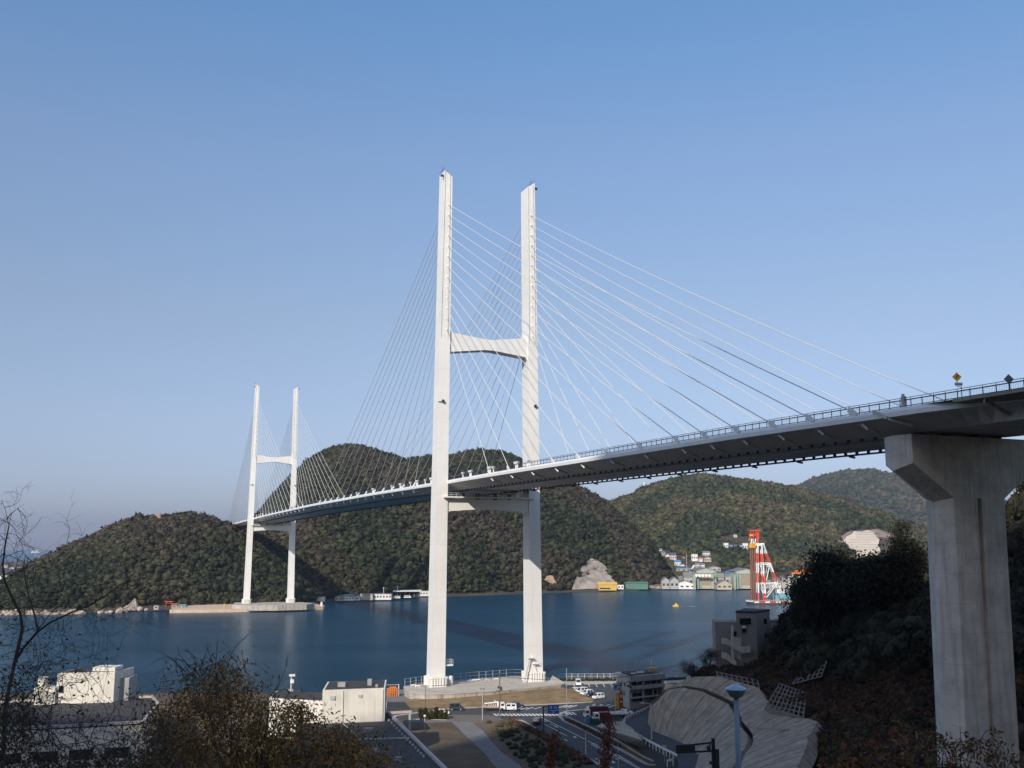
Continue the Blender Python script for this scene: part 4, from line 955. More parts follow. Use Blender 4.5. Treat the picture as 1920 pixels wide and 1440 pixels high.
truck('white crane truck on the road between two poles', GP(926, 1332.5), .04, mat('pink_bed', (.45, .30, .27), .6), 6.2, 2.0, 1, 'crane', name='crane_truck')
car('small white pickup parked behind the recovery truck', GP(1171, 1340), math.pi, cw, 'sedan')
# blue tarp heap and green skip by the trucks
mb = MB(); p = GP(1104, 1353); mb.box((0, 0, .5), (2.6, 1.6, 1.0), .3, top=.6); mb.box((1.5, .3, .35), (1.4, 1.2, .7), .1, top=.7); o = mb.build('tarpaulin_heap', mat('blue_tarp', (.03, .14, .22), .6, var=.25, scale=2, bump=.6, bscale=3), loc=p); tag(o, 'heap under a blue tarpaulin in front of the parked trucks', 'tarpaulin')
mb = MB(); p = GP(1114, 1358); mb.loft([[(x*k, y*k, z) for x, y in ((-1.3, -.8), (1.3, -.8), (1.3, .8), (-1.3, .8))] for z, k in ((0, .75), (1.3, 1), (1.3, .92), (.3, .7))]); o = mb.build('waste_skip', mat('skip_green', (.02, .07, .055), .6, var=.25), loc=p); tag(o, 'dark green open skip beside the blue tarpaulin', 'skip')
# orange stacked marine fenders / frames near the quay
t = empty('orange_winch_frame', 'orange steel frame machine on the quay right of the white hall', 'machine', GP(735, 1306), .2)
orange = mat('machine_orange', (.62, .19, .03), .55, var=.2, scale=1)
mb = MB()
for k in range(5):
    x = -1.3+k*.65; mb.beam((x, -.7, 0), (x+.1, -.5, 2.6), .3, .25); mb.beam((x, .7, 0), (x+.1, .5, 2.4), .3, .25)
mb.box((0, 0, 1.9), (3.0, 1.4, .35)); mb.box((.2, 0, 2.6), (2.0, 1.2, .5)); mb.build('frame', orange, t)
mb = MB(); mb.tube([(-1, 0, 1.2), (1, 0, 1.2)], .55, 12); mb.build('drum', orange, t)
mb = MB()
for q in (-1.9, 2.0): mb.beam((q, 0, 0), (q, 0, 3.4), .12); mb.beam((q, .8, 0), (q, .8, 3.4), .12)
for z in (1.2, 2.3, 3.3): mb.beam((-1.9, .8, z), (2.0, .8, z), .08)
mb.build('guard_rail', white, t)

# ------------------------------------------------------------------ poles, lamps, signs
def pole(name, label, px, pyb, pyt, m=galv, r=.16, z=3.0, arms=(), cat='pole', group=None, head=None):
    p = G(px, pyb, z); h = D(px, pyt, p.y).z-z; t = empty(name, label, cat, p, 0, group)
    mb = MB(); mb.tube([(0, 0, 0), (0, 0, h*.5), (0, 0, h)], [r, r*.85, r*.65], 8); mb.build('pole_shaft', m, t)
    for (zf, w) in arms:
        mb = MB(); mb.beam((-w/2, 0, h*zf), (w/2, 0, h*zf), .1); [mb.tube([(q, 0, h*zf), (q, 0, h*zf+.3)], .06, 5) for q in (-w*.45, -w*.2, w*.2, w*.45)]; mb.build('crossarm', darksteel, t)
    if head: head(t, h)
    return t, p, h
def boxhead(t, h):
    mb = MB(); mb.tube([(.35, -.1, h*.62), (.35, -.1, h*.62+.9)], .28, 10); mb.tube([(-.4, -.1, h*.66), (-.4, -.1, h*.66+.6)], .22, 8); mb.build('transformer', darksteel, t)
def lamph(t, h): mb = MB(); mb.tube([(0, 0, h-.1), (.6, -.2, h+.35), (1.3, -.4, h+.45)], .06, 5); mb.box((1.6, -.5, h+.45), (.9, .3, .18), -.3); mb.build('lamp_head', galv, t)
dk = mat('pole_dark', (.12, .11, .11), .8)
_, P1, h1 = pole('utility_pole', 'dark utility pole with crossarms and transformers beside the white kei van', 937, 1347, 1262, dk, .17, arms=((.93, 2.4), (.6, 1.8)), head=boxhead)
_, P2, h2 = pole('utility_pole', 'slender pale pole standing left of the dark utility pole', 904.5, 1350, 1270, galv, .12, arms=((.72, 1.2),))
_, P3, h3 = pole('utility_pole', 'slender pole below the left tower leg by the hedge', 797, 1336, 1284, dk, .1, arms=((.95, 1.4),))
pole('lamp_post', 'thin lamp post at the right end of the grass bank', 1063, 1337, 1253, galv, .09, head=None, cat='lamp post')
pole('lamp_post', 'thin lamp post in front of the car park tarmac', 1147, 1325, 1282, galv, .09, head=None, cat='lamp post')
pole('lamp_post', 'thin pole standing among the parked row of cars', 1114, 1327, 1295, galv, .06, cat='lamp post')
_, P4, h4 = pole('utility_pole', 'leaning concrete utility pole in front of the grey building', 1180.5, 1332, 1266, mat('pole_concrete', (.36, .34, .31), .9), .2, arms=((.97, 1.6), (.8, 1.2)), head=boxhead)
pole('lamp_post', 'short white-topped post on the lawn beside the canopy', 796, 1368, 1342, galv, .09, cat='lamp post', head=lambda t, h: [mb for mb in [MB()] if mb.box((0, 0, h), (.5, .5, .4)) and mb.build('lamp_head', white, t)])
pole('lamp_post', 'white street pole on the left kerb of the main road', 1098.5, 1419, 1374, mat('post_pale', (.5, .5, .5), .6), .13, cat='lamp post')
pole('lamp_post', 'tall pale street lamp inside the bend of the guard rail', 1222.5, 1416, 1320, galv, .17, cat='lamp post', head=lambda t, h: [mb for mb in [MB()] if mb.beam((0, 0, h), (-1.6, 0, h+.2), .12) and mb.box((-1.9, 0, h+.2), (1.0, .35, .2)) and mb.build('lamp_head', galv, t)])
pole('lamp_post', 'thin grey post in front of the concrete wedge wall', 1159.5, 1450, 1352, galv, .05, cat='lamp post')
pole('marker_post', 'short white marker post at the lower edge of the main road', 1124, 1440, 1418, paint, .07, cat='post')
mb = MB()
def wire(mb, a, b, sag, r=.025):
    pts = [a.lerp(b, k/8)-Vector((0, 0, 4*sag*(k/8)*(1-k/8))) for k in range(9)]; mb.tube(pts, r, 4)
for e in (-.8, 0, .8): wire(mb, P3+Vector((e, 0, h3*.95)), P1+Vector((e, 0, h1*.93)), .5); wire(mb, P1+Vector((e, 0, h1*.93)), P4+Vector((e, 0, h4*.97)), 1.0); wire(mb, P4+Vector((e, 0, h4*.97)), Vector((60+e, 285, 20)), .8)
wire(mb, P3+Vector((0, 0, h3*.8)), P1+Vector((0, 0, h1*.6)), .6); wire(mb, P1+Vector((0, 0, h1*.6)), P4+Vector((0, 0, h4*.8)), .9)
o = mb.build('power_line', dk); tag(o, 'thin black power lines strung between the utility poles', 'power line')
# blue direction sign
p = G(1019, 1377, 3); Yp = p.y; h = D(1019, 1324, Yp).z-3; t = empty('direction_sign', 'blue direction sign on a dark cantilever pole above the crossing', 'road sign', p)
mb = MB(); mb.tube([(0, 0, 0), (0, 0, h)], .17, 8); mb.beam((0, 0, h-.1), (3.3, 0, h-.1), .14); mb.beam((0, 0, h-.9), (3.3, 0, h-.9), .1); mb.build('sign_pole', navy, t)
bx0 = D(1027, 1330, Yp).x-p.x; bx1 = D(1047.5, 1330, Yp).x-p.x; zb = D(1040, 1338.5, Yp).z-3; zt_ = D(1040, 1321.5, Yp).z-3
mb = MB(); mb.box(((bx0+bx1)/2, -.15, (zb+zt_)/2), (bx1-bx0, .08, zt_-zb)); mb.build('sign_panel', mat('road_sign_blue', (.01, .10, .42), .4, var=.04), t)
mb = MB(); w = bx1-bx0; hh = zt_-zb; cx = (bx0+bx1)/2; cz = (zb+zt_)/2
for x, z, a_, b_ in ((-.28, .25, .05, .3), (-.2, .32, .16, .05), (-.14, .2, .05, .25), (.2, .3, .22, .05), (.15, .15, .2, .04), (.3, .2, .04, .25), (0, -.1, .7, .03), (0, -.3, .05, .2), (-.12, -.27, .16, .035), (.14, -.27, .16, .035), (-.3, -.05, .03, .14), (.36, -.05, .03, .14)): mb.box((cx+x*w, -.2, cz+z*hh), (a_*w, .02, b_*hh))
mb.build('lettering', paint, t)

# ------------------------------------------------------------------ ramp road, guard rail, walls
def surf(name, m, pts, thick=1.0, label=None, cat=None, sub=0, kind=None, z=None, parent=None, streaks=None):
    """pts: list of (px, py, Vector) faces built from outline, extruded back and down"""
    tri = tessellate_polygon([[Vector((a, b, 0)) for a, b, _ in pts]]); P = [v for _, _, v in pts]
    bm = bmesh.new(); vs = [bm.verts.new(p) for p in P]
    for t_ in tri:
        try: bm.faces.new([vs[i] for i in t_])
        except ValueError: pass
    bmesh.ops.recalc_face_normals(bm, faces=bm.faces)
    if sub:
        bmesh.ops.subdivide_edges(bm, edges=bm.edges, cuts=sub, use_grid_fill=True); bmesh.ops.triangulate(bm, faces=bm.faces)
    off = Vector((0, thick, -thick*.3)) if thick < 3 else Vector((thick*.2, thick, -thick*.5))
    r = bmesh.ops.extrude_face_region(bm, geom=list(bm.faces)); [setattr(v, 'co', v.co+off) for v in r['geom'] if isinstance(v, bmesh.types.BMVert)]
    bmesh.ops.recalc_face_normals(bm, faces=bm.faces); me = bpy.data.meshes.new(name); bm.to_mesh(me); bm.free(); me.materials.append(m)
    o = bpy.data.objects.new(name, me); col.objects.link(o)
    if parent: o.parent = parent
    if label: tag(o, label, cat)
    if kind: o['kind'] = kind
    return o
def gz(a, b, z): return (a, b, G(a, b, z))
def gy(a, b, Y): return (a, b, D(a, b, Y))
# ramp road rising towards the camera on the right
mb = MB(); L = [(1186, 1337, 3.1), (1170, 1352, 3.6), (1178, 1368, 4.6), (1205, 1386, 5.8), (1240, 1405, 6.8), (1271, 1424, 7.6), (1272, 1440, 8.0), (1300, 1470, 9)]
Rr = [(1243, 1322, 3.1), (1225, 1335, 3.6), (1213, 1350, 4.6), (1221, 1369, 5.8), (1260, 1385, 6.8), (1300, 1402, 7.6), (1345, 1425, 8.4), (1420, 1470, 9.5)]
mb.loft([[G(*a), G(*b), G(*b)+Vector((0, 0, -6)), G(*a)+Vector((0, 0, -6))] for a, b in zip(L, Rr)]); o = mb.build('ramp_road', asphalt); tag(o, kind='structure')
# wedge wall under the ramp
o = surf('wedge_wall', conc_st, [gz(1118, 1362, 3), gz(1128, 1356, 4.0), gy(1168, 1352, 240), gy(1186, 1366, 231), gy(1205, 1388, 219), gz(1222, 1410, 3.0), gz(1214, 1412, 3), gz(1170, 1390, 3)], 1.2, 'pale triangular concrete wall under the start of the ramp', 'wall', sub=2)
# guard rail
t = empty('guard_rail', 'white guard rail curving along the edge of the ramp', 'guard rail', (0, 0, 0))
gpts = [G(a, b, z+.75) for a, b, z in ((1238, 1318, 3.2), (1210, 1328, 3.2), (1188, 1338, 3.3), (1173, 1345, 3.6), (1168, 1352, 4.2), (1174, 1362, 4.6), (1186, 1371, 5.2), (1205, 1383, 5.8), (1224, 1393, 6.3), (1243, 1403, 6.8), (1262, 1412, 7.4), (1269, 1416, 7.6))]
mb = MB()
for a, b in zip(gpts, gpts[1:]): mb.beam(a, b, .12, .42); 
mb.build('rail', white, t)
mb = MB()
for a, b in zip(gpts, gpts[1:]):
    n = max(1, int((b-a).length/2.2))
    for k in range(n): c = a.lerp(b, k/n); mb.beam(c-Vector((0, 0, 1.2)), c+Vector((0, 0, .15)), .16)
mb.build('rail_posts', white, t)
t = empty('guard_rail', 'short white end piece of guard rail at the lower right bend', 'guard rail', (0, 0, 0))
g2 = [G(a, b, 7.2) for a, b in ((1251, 1426, ), (1262, 1424), (1271, 1419), (1272, 1415))]
mb = MB(); [mb.beam(a, b, .12, .4) for a, b in zip(g2, g2[1:])]; mb.build('rail', white, t)
mb = MB(); [mb.beam(a-Vector((0, 0, 1.2)), a, .15) for a in g2[:3]]; mb.build('rail_posts', white, t)
p = G(1246, 1428, 5); t = empty('small_road_sign', 'small round-topped sign on a thin post inside the rail bend', 'road sign', p)
mb = MB(); mb.tube([(0, 0, 0), (0, 0, 3)], .06, 6); mb.build('post', galv, t); mb = MB(); mb.box((0, -.1, 2.9), (.8, .06, .6)); mb.build('panel', conc2, t)
# big shotcrete faces
wallm = mat('shotcrete', (.36, .30, .235), .95, joint=(('Y', 4.2, .4, .7),), smap=(.12, 1.2, .12), var=.35, scale=.5, bump=1, bscale=1.2, streak=.55, streak_c=(.14, .125, .11))
RB = [G(1212, 1357, 4.6), G(1222, 1369, 5.4), G(1240, 1378, 6.0), G(1264, 1389, 6.6), G(1287, 1400, 7.1), G(1309, 1415, 7.9), G(1304, 1440, 8.5), G(1298, 1465, 8.9), G(1290, 1490, 9.4), G(1285, 1530, 9.8)]
RT = [D(1239, 1313, 245), D(1262, 1284, 240), D(1300, 1269, 235), D(1345, 1268, 226), D(1417, 1289, 214), D(1440, 1322, 200), D(1501, 1345, 183), D(1528, 1352, 175), D(1508, 1392, 161), D(1478, 1480, 143)]
def wall_pt(i, t):
    k = min(int(i), len(RB)-2); f = i-k; q = RB[k].lerp(RB[k+1], f).lerp(RT[k].lerp(RT[k+1], f), t)
    bulge = math.sin(t*math.pi)*1.3; return q+Vector((-.5*bulge, 0, .6*bulge))
def wall_face(label, i0, i1, lo, hi, shift=0.0):
    nu = int((i1-i0)*9); nv = 16; P = np.zeros((nu+1, nv+1, 3))
    for a in range(nu+1):
        i = lerp(i0, i1, a/nu)
        for b in range(nv+1):
            t_ = lerp(lo(i), hi(i), b/nv); q = wall_pt(i, t_); n = float(fbm(q.x*.6+q.y*.8, q.z*1.5, 5, 8))-.5
            P[a, b] = (q.x+shift-n*.9, q.y, q.z+n*.5)
    mb = MB(); V_ = [tuple(p) for p in P.reshape(-1, 3)]; m_ = nv+1; bk = [(p[0]+1.6, p[1]+.3, p[2]-1.6) for p in V_]; N = len(V_)
    fs = [(a*m_+b, (a+1)*m_+b, (a+1)*m_+b+1, a*m_+b+1) for a in range(nu) for b in range(nv)]; fs += [tuple(N+x for x in f[::-1]) for f in fs]
    edge = [a*m_ for a in range(nu+1)]+[nu*m_+b for b in range(1, m_)]+[a*m_+nv for a in range(nu-1, -1, -1)]+[b for b in range(nv-1, 0, -1)]
    fs += [(edge[k], edge[(k+1) % len(edge)], N+edge[(k+1) % len(edge)], N+edge[k]) for k in range(len(edge))]
    mb.add(V_+bk, fs); return tag(mb.build('retaining_wall', wallm, smooth_=False), label, 'retaining wall')
bt = lambda i: lerp(.93, .60, (i/5)**.8)
wall_face('lower tier of the stained concrete retaining slope along the ramp', 0, 5, lambda i: 0, bt)
wall_face('upper tier of the stained concrete retaining slope right of the ramp', 0, 5, lambda i: min(.98, bt(i)+.04), lambda i: 1, .5)
wall_face('right-hand concrete slope below the lattice frames', 5.02, 9, lambda i: lerp(.63, .38, (i-5)/4), lambda i: 1, .4)
wall_face('lowest concrete slope at the bottom edge behind the blue lamp', 5.02, 9, lambda i: 0, lambda i: lerp(.60, .35, (i-5)/4))
# lattice frames
def lattice(label, quad, nu, nv, w=.55):
    mb = MB(); A, B_, C, D_ = [D(a, b, Y) for a, b, Y in quad]
    def pt(u, v): return A.lerp(B_, u).lerp(D_.lerp(C, u), v)
    for i in range(nu+1): mb.beam(pt(i/nu, 0), pt(i/nu, 1), w, w)
    for j in range(nv+1): mb.beam(pt(0, j/nv)-Vector((0, .03, 0)), pt(1, j/nv)-Vector((0, .03, 0)), w, w)
    o = mb.build('slope_lattice', mat('lattice_concrete', (.21, .185, .16), .95, var=.25, scale=1)); tag(o, label, 'lattice frame')
lattice('concrete lattice frame on the slope above the right-hand concrete face', [(1462, 1282, 219), (1512, 1300, 206), (1506, 1345, 182), (1434, 1330, 194)], 8, 6, .24)
lattice('higher concrete lattice frame among the brown brush', [(1510, 1252, 226), (1550, 1240, 216), (1540, 1268, 211), (1486, 1282, 217)], 6, 4, .24)
lattice('low row of concrete frames above the upper retaining tier', [(1344, 1260, 243), (1420, 1276, 230), (1424, 1290, 219), (1346, 1272, 236)], 8, 2, .24)

# tan hillside house
t = bld('hillside_house', 'tan concrete house with outside stairs standing above the retaining slope')
Yh = 258.0; zb = 17.0
def hp(px, Y, py=1240): p = D(px, py, Y); return (p.x, p.y)
zL = D(1343, 1166, Yh).z; zR = D(1383, 1148, Yh).z
a, b = hp(1343, Yh), hp(1386, Yh-.5); mb = MB(); wallbox(mb, [a, b, (b[0]+1, b[1]+9), (a[0]+1, a[1]+9)], zb, zL); mb.build('lower_wing', tanb, t)
a, b, c_ = hp(1383, Yh-1.2), hp(1421, Yh-1.8), hp(1447, Yh+6)
mb = MB(); wallbox(mb, [a, b, c_, (c_[0]-5.5, c_[1]+4)], zb, zR); mb.build('upper_wing', tanb, t)
mb = MB(); wallbox(mb, [(a[0]-.15, a[1]-.15), (b[0], b[1]-.2), (c_[0]+.2, c_[1]), (c_[0]-5.4, c_[1]+4.2)], zR, zR+.4); mb.build('roof_edge', roofd, t)
def fwin(px0, px1, py0, py1, Y):
    p0, p1 = D(px0, py0, Y), D(px1, py1, Y); mb = MB(); mb.box(((p0.x+p1.x)/2, Y, (p0.z+p1.z)/2), (p1.x-p0.x, .2, abs(p0.z-p1.z))); return mb
o = fwin(1387, 1408, 1159, 1170, Yh-1.7).build('window', glass, t); fwin(1373, 1382.5, 1184, 1193, Yh-.4).build('window', glass, t)
fwin(1391, 1399, 1171, 1186, Yh-1.75).build('window', glass, t)
fwin(1432, 1438, 1160, 1170, Yh+1.6).build('window', glass, t); fwin(1434, 1439, 1187, 1196, Yh+2).build('window', glass, t)
mb = fwin(1391.5, 1398.5, 1173, 1178, Yh-1.95); mb.build('air_conditioner', white, t)
stm = mat('stair_parapet', (.66, .60, .53), .9, var=.1, streak=.3)
def band(pts, Y, th, nm='stair_flight'):
    mb = MB(); n = len(pts)
    top = [D(a, b, Y) for a, b, _ in pts]; bot = [D(a, c, Y) for a, _, c in pts]
    mb.loft([[T, B, B+Vector((0, th, 0)), T+Vector((0, th, 0))] for T, B in zip(top, bot)]); mb.build(nm, stm, t)
band([(1353, 1196, 1207), (1362, 1197, 1208), (1392, 1213, 1225), (1407, 1211, 1223)], Yh-3.2, .25)
band([(1371, 1194, 1201), (1390, 1196, 1213)], Yh-1.6, .2)
band([(1353, 1223, 1234), (1362, 1224, 1236), (1381, 1240, 1251)], Yh-3.2, .25)
band([(1371, 1213, 1230), (1390, 1226, 1239)], Yh-1.6, .2)
mb = MB(); p = D(1374, 1215, Yh-2.4); mb.box((p.x, p.y, 22), (.5, .5, 12)); mb.build('stair_column', stm, t)
# roof of a second house behind trees
t = bld('hidden_house', 'pale house mostly hidden by trees right of the tan house')
a, b = hp(1446, 268), hp(1490, 268); zt_ = D(1450, 1164, 268).z; mb = MB(); wallbox(mb, [a, b, (b[0], b[1]+7), (a[0], a[1]+7)], 17, zt_); mb.build('wall', greyb, t)
mb = MB(); wallbox(mb, [(a[0]-.4, a[1]-.4), (b[0]+.4, b[1]-.4), (b[0]+.4, b[1]+7.4), (a[0]-.4, a[1]+7.4)], zt_, zt_+.35); mb.build('roof', conc2, t)
# ------------------------------------------------------------------ far shore
def onhill(name, px, py):
    P = HILLS[name]; X = P.reshape(-1, 3); best = None
    d = X[:, 1]*CT+(X[:, 2]-H)*ST; u = -X[:, 1]*ST+(X[:, 2]-H)*CT
    a = 960+F*X[:, 0]/d; b = 720-F*u/d; nr = P.shape[1]-1
    fr = np.tile(np.arange(nr+1) < nr*.72, P.shape[0]); e = (a-px)**2+(b-py)**2+np.where(fr, 0, 1e6)
    k = np.argsort(e)[:4]; w = 1/(e[k]+.3); Y = float((X[k, 1]*w).sum()/w.sum()); return D(px, py, Y)
W = lambda n, c, **k: mat(n, c, .8, var=.12, scale=.2, **k)
wh = W('far_white', (.70, .69, .65)); wg = W('far_grey', (.36, .36, .34)); wt = W('far_tan', (.42, .37, .30)); gn = W('far_green', (.09, .19, .15)); pg = W('far_pale_green', (.36, .38, .33))
rb = W('roof_blue', (.06, .11, .22)); rg = W('roof_grey', (.17, .17, .18)); rr = W('roof_red', (.25, .08, .05)); yl = W('far_yellow', (.56, .37, .09)); dw = mat('far_window', (.03, .035, .04), .3); fr_green = W('steel_green', (.27, .33, .27))
def house(name, label, px0, px1, pyt, pyb, Yf=None, dep=8, wall=wh, roof=rg, kind='gable', nwin=2, hill=None, group=None, cat='house', z=1.7, roofh=.32, door=True, gfront=False):
    c = (px0+px1)/2
    if hill: p = onhill(hill, c, pyb); zb = p.z-1.5; Y = p.y-dep*.3; zbot = p.z
    else: p = G(c, pyb, z); zb = z-.6; Y = p.y if Yf is None else Yf; zbot = z
    x0 = D(px0, pyb, Y).x; x1 = D(px1, pyb, Y).x; top = D(c, pyt, Y).z; w = x1-x0; h = top-zb
    t = empty(name, label, cat, ((x0+x1)/2, Y, zb), 0, group); zw = h*(1-roofh) if kind != 'flat' else h*.93
    mb = MB(); mb.box((0, dep/2, zw/2), (w*.96, dep, zw)); mb.build('wall', wall, t)
    mb = MB()
    if kind == 'flat': mb.box((0, dep/2, (zw+h)/2), (w, dep+.6, h-zw))
    elif gfront:
        mb.loft([[(-w/2*1.02, y, zw), (-w/2*1.02, y, zw+.35), (0, y, h), (w/2*1.02, y, zw+.35), (w/2*1.02, y, zw), (0, y, h-.6)] for y in (-.5, dep+.5)])
        g = MB(); g.loft([[(-w/2*.96, y, zw), (0, y, h-.5), (w/2*.96, y, zw)] for y in (.02, .3)]); g.build('gable_wall', wall, t)
    else: mb.loft([[(x, -.5, zw), (x, dep/2, h), (x, dep+.5, zw)] for x in (-w/2*1.03, w/2*1.03)])
    mb.build('roof', roof, t)
    for k in range(nwin):
        mb = MB(); mb.box((-w/2+(k+.5)*w/nwin, -.04, zw*.55), (w/nwin*.5, .1, zw*.28)); mb.build('window', dw, t)
    return t
sh = 'sheds along the shore below the wooded hill'
# quay and platform at the far tower
mb = MB(); mb.prism([tuple(G(a, b, 2.2)[:2]) for a, b in ((318, 1143.5), (380, 1143), (440, 1142), (530, 1140.5), (606, 1137.5), (609, 1135.5), (596, 1133), (560, 1128), (420, 1131), (330, 1137))], -1, 2.2); o = mb.build('far_quay', mat('quay_concrete', (.55, .42, .31), .9, var=.15, streak=.3)); tag(o, 'long low tan quay at the foot of the far tower', 'quay')
mb = MB(); mb.prism([tuple(G(a, b, 4.8)[:2]) for a, b in ((436, 1134), (470, 1135), (520, 1135), (575, 1133.5), (590, 1131), (560, 1128.5), (440, 1129.5))], 1, 4.8); o = mb.build('tower_platform', conc_st); tag(o, 'grey concrete platform under the far tower across the water', 'platform')
mb = MB(); p = G(603, 1136.5, 2.2); mb.tube([(0, 0, 0), (0, 0, 2.6)], .9, 10); mb.tube([(0, 0, 2.6), (0, 0, 3.4)], [.5, .3], 8); o = mb.build('harbour_light', wh, loc=p); tag(o, 'small white light on the tip of the far quay', 'beacon')
mb = MB(); p = G(421, 1141, 2.2); mb.tube([(0, 0, 0), (0, 0, 3)], .5, 8); mb.box((0, 0, 3.1), (1.4, 1.4, .5)); o = mb.build('quay_post', yl, loc=p); tag(o, 'small yellowish post on the quay left of the far tower', 'post')
p = G(590, 1125, 1.7); mb = MB(); mb.tube([(0, 0, 0), (0, 0, 6.2), (0, 0, 6.6), (0, 0, 6.9)], [1.6, 1.6, 1.2, .2], 14); o = mb.build('storage_tank', wh, loc=(p.x, p.y, 1.5)); tag(o, 'white cylindrical tank right of the far tower', 'tank')
house('white_shed', 'small flat white shed beside the white cylindrical tank', 592.5, 608, 1118, 1127, dep=5, kind='flat', nwin=0, cat='shed')
house('shore_house', 'grey-white gabled house, leftmost of the row below the wooded hill', 628, 642, 1116, 1125.5, wall=wg, kind='gable', gfront=True, group=sh)
house('shore_house', 'blue-roofed long shed, second from the left in the shore row', 642.5, 664, 1114.5, 1125, wall=wh, roof=mat('roof_steel_blue', (.16, .22, .27), .6), nwin=4, group=sh)
house('shore_house', 'narrow white gabled house in the middle of the shore row', 665, 674, 1115, 1124.5, wall=wh, gfront=True, nwin=1, group=sh)
house('shore_house', 'tan flat-roofed shed in the middle of the shore row', 674.5, 699, 1113, 1124, wall=wt, kind='flat', nwin=0, group=sh)
house('shore_house', 'white building with a band of windows at the right of the shore row', 699.5, 734, 1113, 1123.5, wall=wh, kind='flat', nwin=6, group=sh)
for k, (a, b, c_, l) in enumerate(((737, 1118, 1122.5, 'left'), (757, 1116, 1121.5, 'right'))):
    p = G(a+7, c_, 1.7); t = empty('parked_bus', 'small white vehicle under the open canopy, %s one' % l, 'vehicle', p); mb = MB(); mb.loft([[(x, y, z) for x, z in ((-3.2, .4), (-3.2, 1.2), (-1.8, 2.3), (1.8, 2.3), (3.0, 1.3), (3.2, .4))] for y in (-1, 1)]); mb.build('body', wh, t); mb = MB(); mb.box((0, -1.02, 1.6), (3.6, .08, .5)); mb.build('window', dw, t)
t = empty('open_canopy', 'flat dark-edged canopy on posts between the shore row and the near tower', 'canopy', G(763, 1119, 1.7)); Y = t.location.y
x0 = D(737, 1110, Y).x-t.location.x; x1 = D(790, 1110, Y).x-t.location.x
mb = MB(); mb.loft([[(x0, -4, 4.6), (x0, 6, 5.2), (x0, 6, 5.6), (x0, -4, 5.0)], [(x1, -4, 4.9), (x1, 6, 5.5), (x1, 6, 6.0), (x1, -4, 5.4)]]); mb.build('roof', wh, t)
for k in range(6): mb = MB(); mb.tube([(lerp(x0, x1, (k+.5)/6), 0, 0), (lerp(x0, x1, (k+.5)/6), 0, 4.8)], .2, 6); mb.build('post', wg, t)
house('shore_house', 'white stepped building just left of the near tower leg', 787, 808, 1107.5, 1116.5, wall=wh, kind='flat', nwin=4, group=sh)
pg_ = 'thin poles along the far shore'
for a, b, c_ in ((719, 1122, 1101), (745, 1119, 1099), (798, 1115, 1096), (875, 1111, 1096), (938, 1108, 1091), (1065, 1100, 1087), (440, 1127, 1121)):
    p = G(a, b, 1.7); h = D(a, c_, p.y).z-1.7; mb = MB(); mb.tube([(0, 0, 0), (0, 0, h)], .22, 6); mb.beam((-.9, 0, h*.95), (.9, 0, h*.95), .15); o = mb.build('shore_pole', wh, loc=p)
    tag(o, {719: 'thin pole behind the white banded building of the shore row', 745: 'thin pole over the left end of the open canopy', 798: 'thin pole just left of the near tower leg on the far shore', 875: 'thin pole on the beach first right of the left tower leg', 938: 'taller thin pole on the beach midway between the two tower legs', 1065: 'white pole on the beach left of the bare rock', 440: 'short pole on the platform at the left foot of the far tower'}[a], 'pole', pg_)
# shrine on the headland shore
rd = mat('vermilion', (.45, .06, .03), .6)
p = G(316, 1141, 2.2); t = empty('torii_gate', 'small red torii gate on the headland shore', 'gate', p)
for q in (-2, 2): mb = MB(); mb.tube([(q, 0, 0), (q*.9, 0, 4.8)], .28, 8); mb.build('post', rd, t)
mb = MB(); mb.beam((-3.3, 0, 5.0), (3.3, 0, 5.0), .5, .5); mb.beam((-2.5, 0, 3.9), (2.5, 0, 3.9), .3, .3); mb.build('crossbeam', rd, t)
house('shore_hut', 'small white hut left of the red torii gate', 288, 297, 1135, 1142, z=2, dep=4, wall=wt, kind='flat', nwin=1, cat='hut')
house('shore_hut', 'small hut with a red roof just right of the torii gate', 321, 332, 1131.5, 1139.5, z=2, dep=4, wall=wt, roof=rr, nwin=1, cat='hut')
house('shore_hut', 'long low hut with a blue-green roof on the headland shore', 333, 348, 1133, 1139.5, z=2, dep=4, wall=wg, roof=mat('roof_teal', (.10, .25, .26), .6), nwin=2, cat='hut')
# right of the bridge
house('yellow_shed', 'bright yellow shed with a sloping roof at the foot of the bare rock', 1122, 1157, 1091.5, 1106, dep=8, wall=yl, roof=yl, kind='gable', gfront=False, nwin=0, cat='shed', roofh=.3)
p_ = G(1140, 1106, 1.7); mb = MB(); mb.box((p_.x-3, p_.y-.15, 3.2), (11, .2, 1.2)); _o = mb.build('dark_opening', dw); _y = [o for o in col.objects if o.name.startswith('yellow_shed')][0]; _o.parent = _y; _o.location = (-_y.location.x, -_y.location.y, -_y.location.z)
house('white_shed', 'small white shed between the yellow and the green sheds', 1157.5, 1170, 1096, 1104.5, dep=6, wall=wh, kind='flat', nwin=2, cat='shed')
house('green_shed', 'pale green gabled building raised behind the dark green shed', 1176, 1200, 1083.5, 1095, dep=9, wall=pg, roof=pg, nwin=3, gfront=True, cat='shed', z=4, Yf=1135)
house('green_shed', 'long dark green shed on the shore', 1172, 1216, 1091, 1104, dep=14, wall=gn, roof=gn, nwin=0, cat='shed', roofh=.2)
house('shipyard_house', 'grey three-storey gabled house, left one of the pair by the water', 1241, 1256, 1082, 1103.5, dep=10, wall=wg, roof=rg, nwin=2, gfront=True)
house('shipyard_house', 'grey gabled house with white doors, right one of the pair by the water', 1256.5, 1273, 1081.5, 1103.5, dep=10, wall=wg, roof=rg, nwin=2, gfront=True)
house('boat_shed', 'wide white gabled boat shed left of the tall hall', 1264, 1304, 1088, 1104.5, dep=16, wall=wh, roof=rg, gfront=True, nwin=4, cat='shed', Yf=1098, roofh=.45)
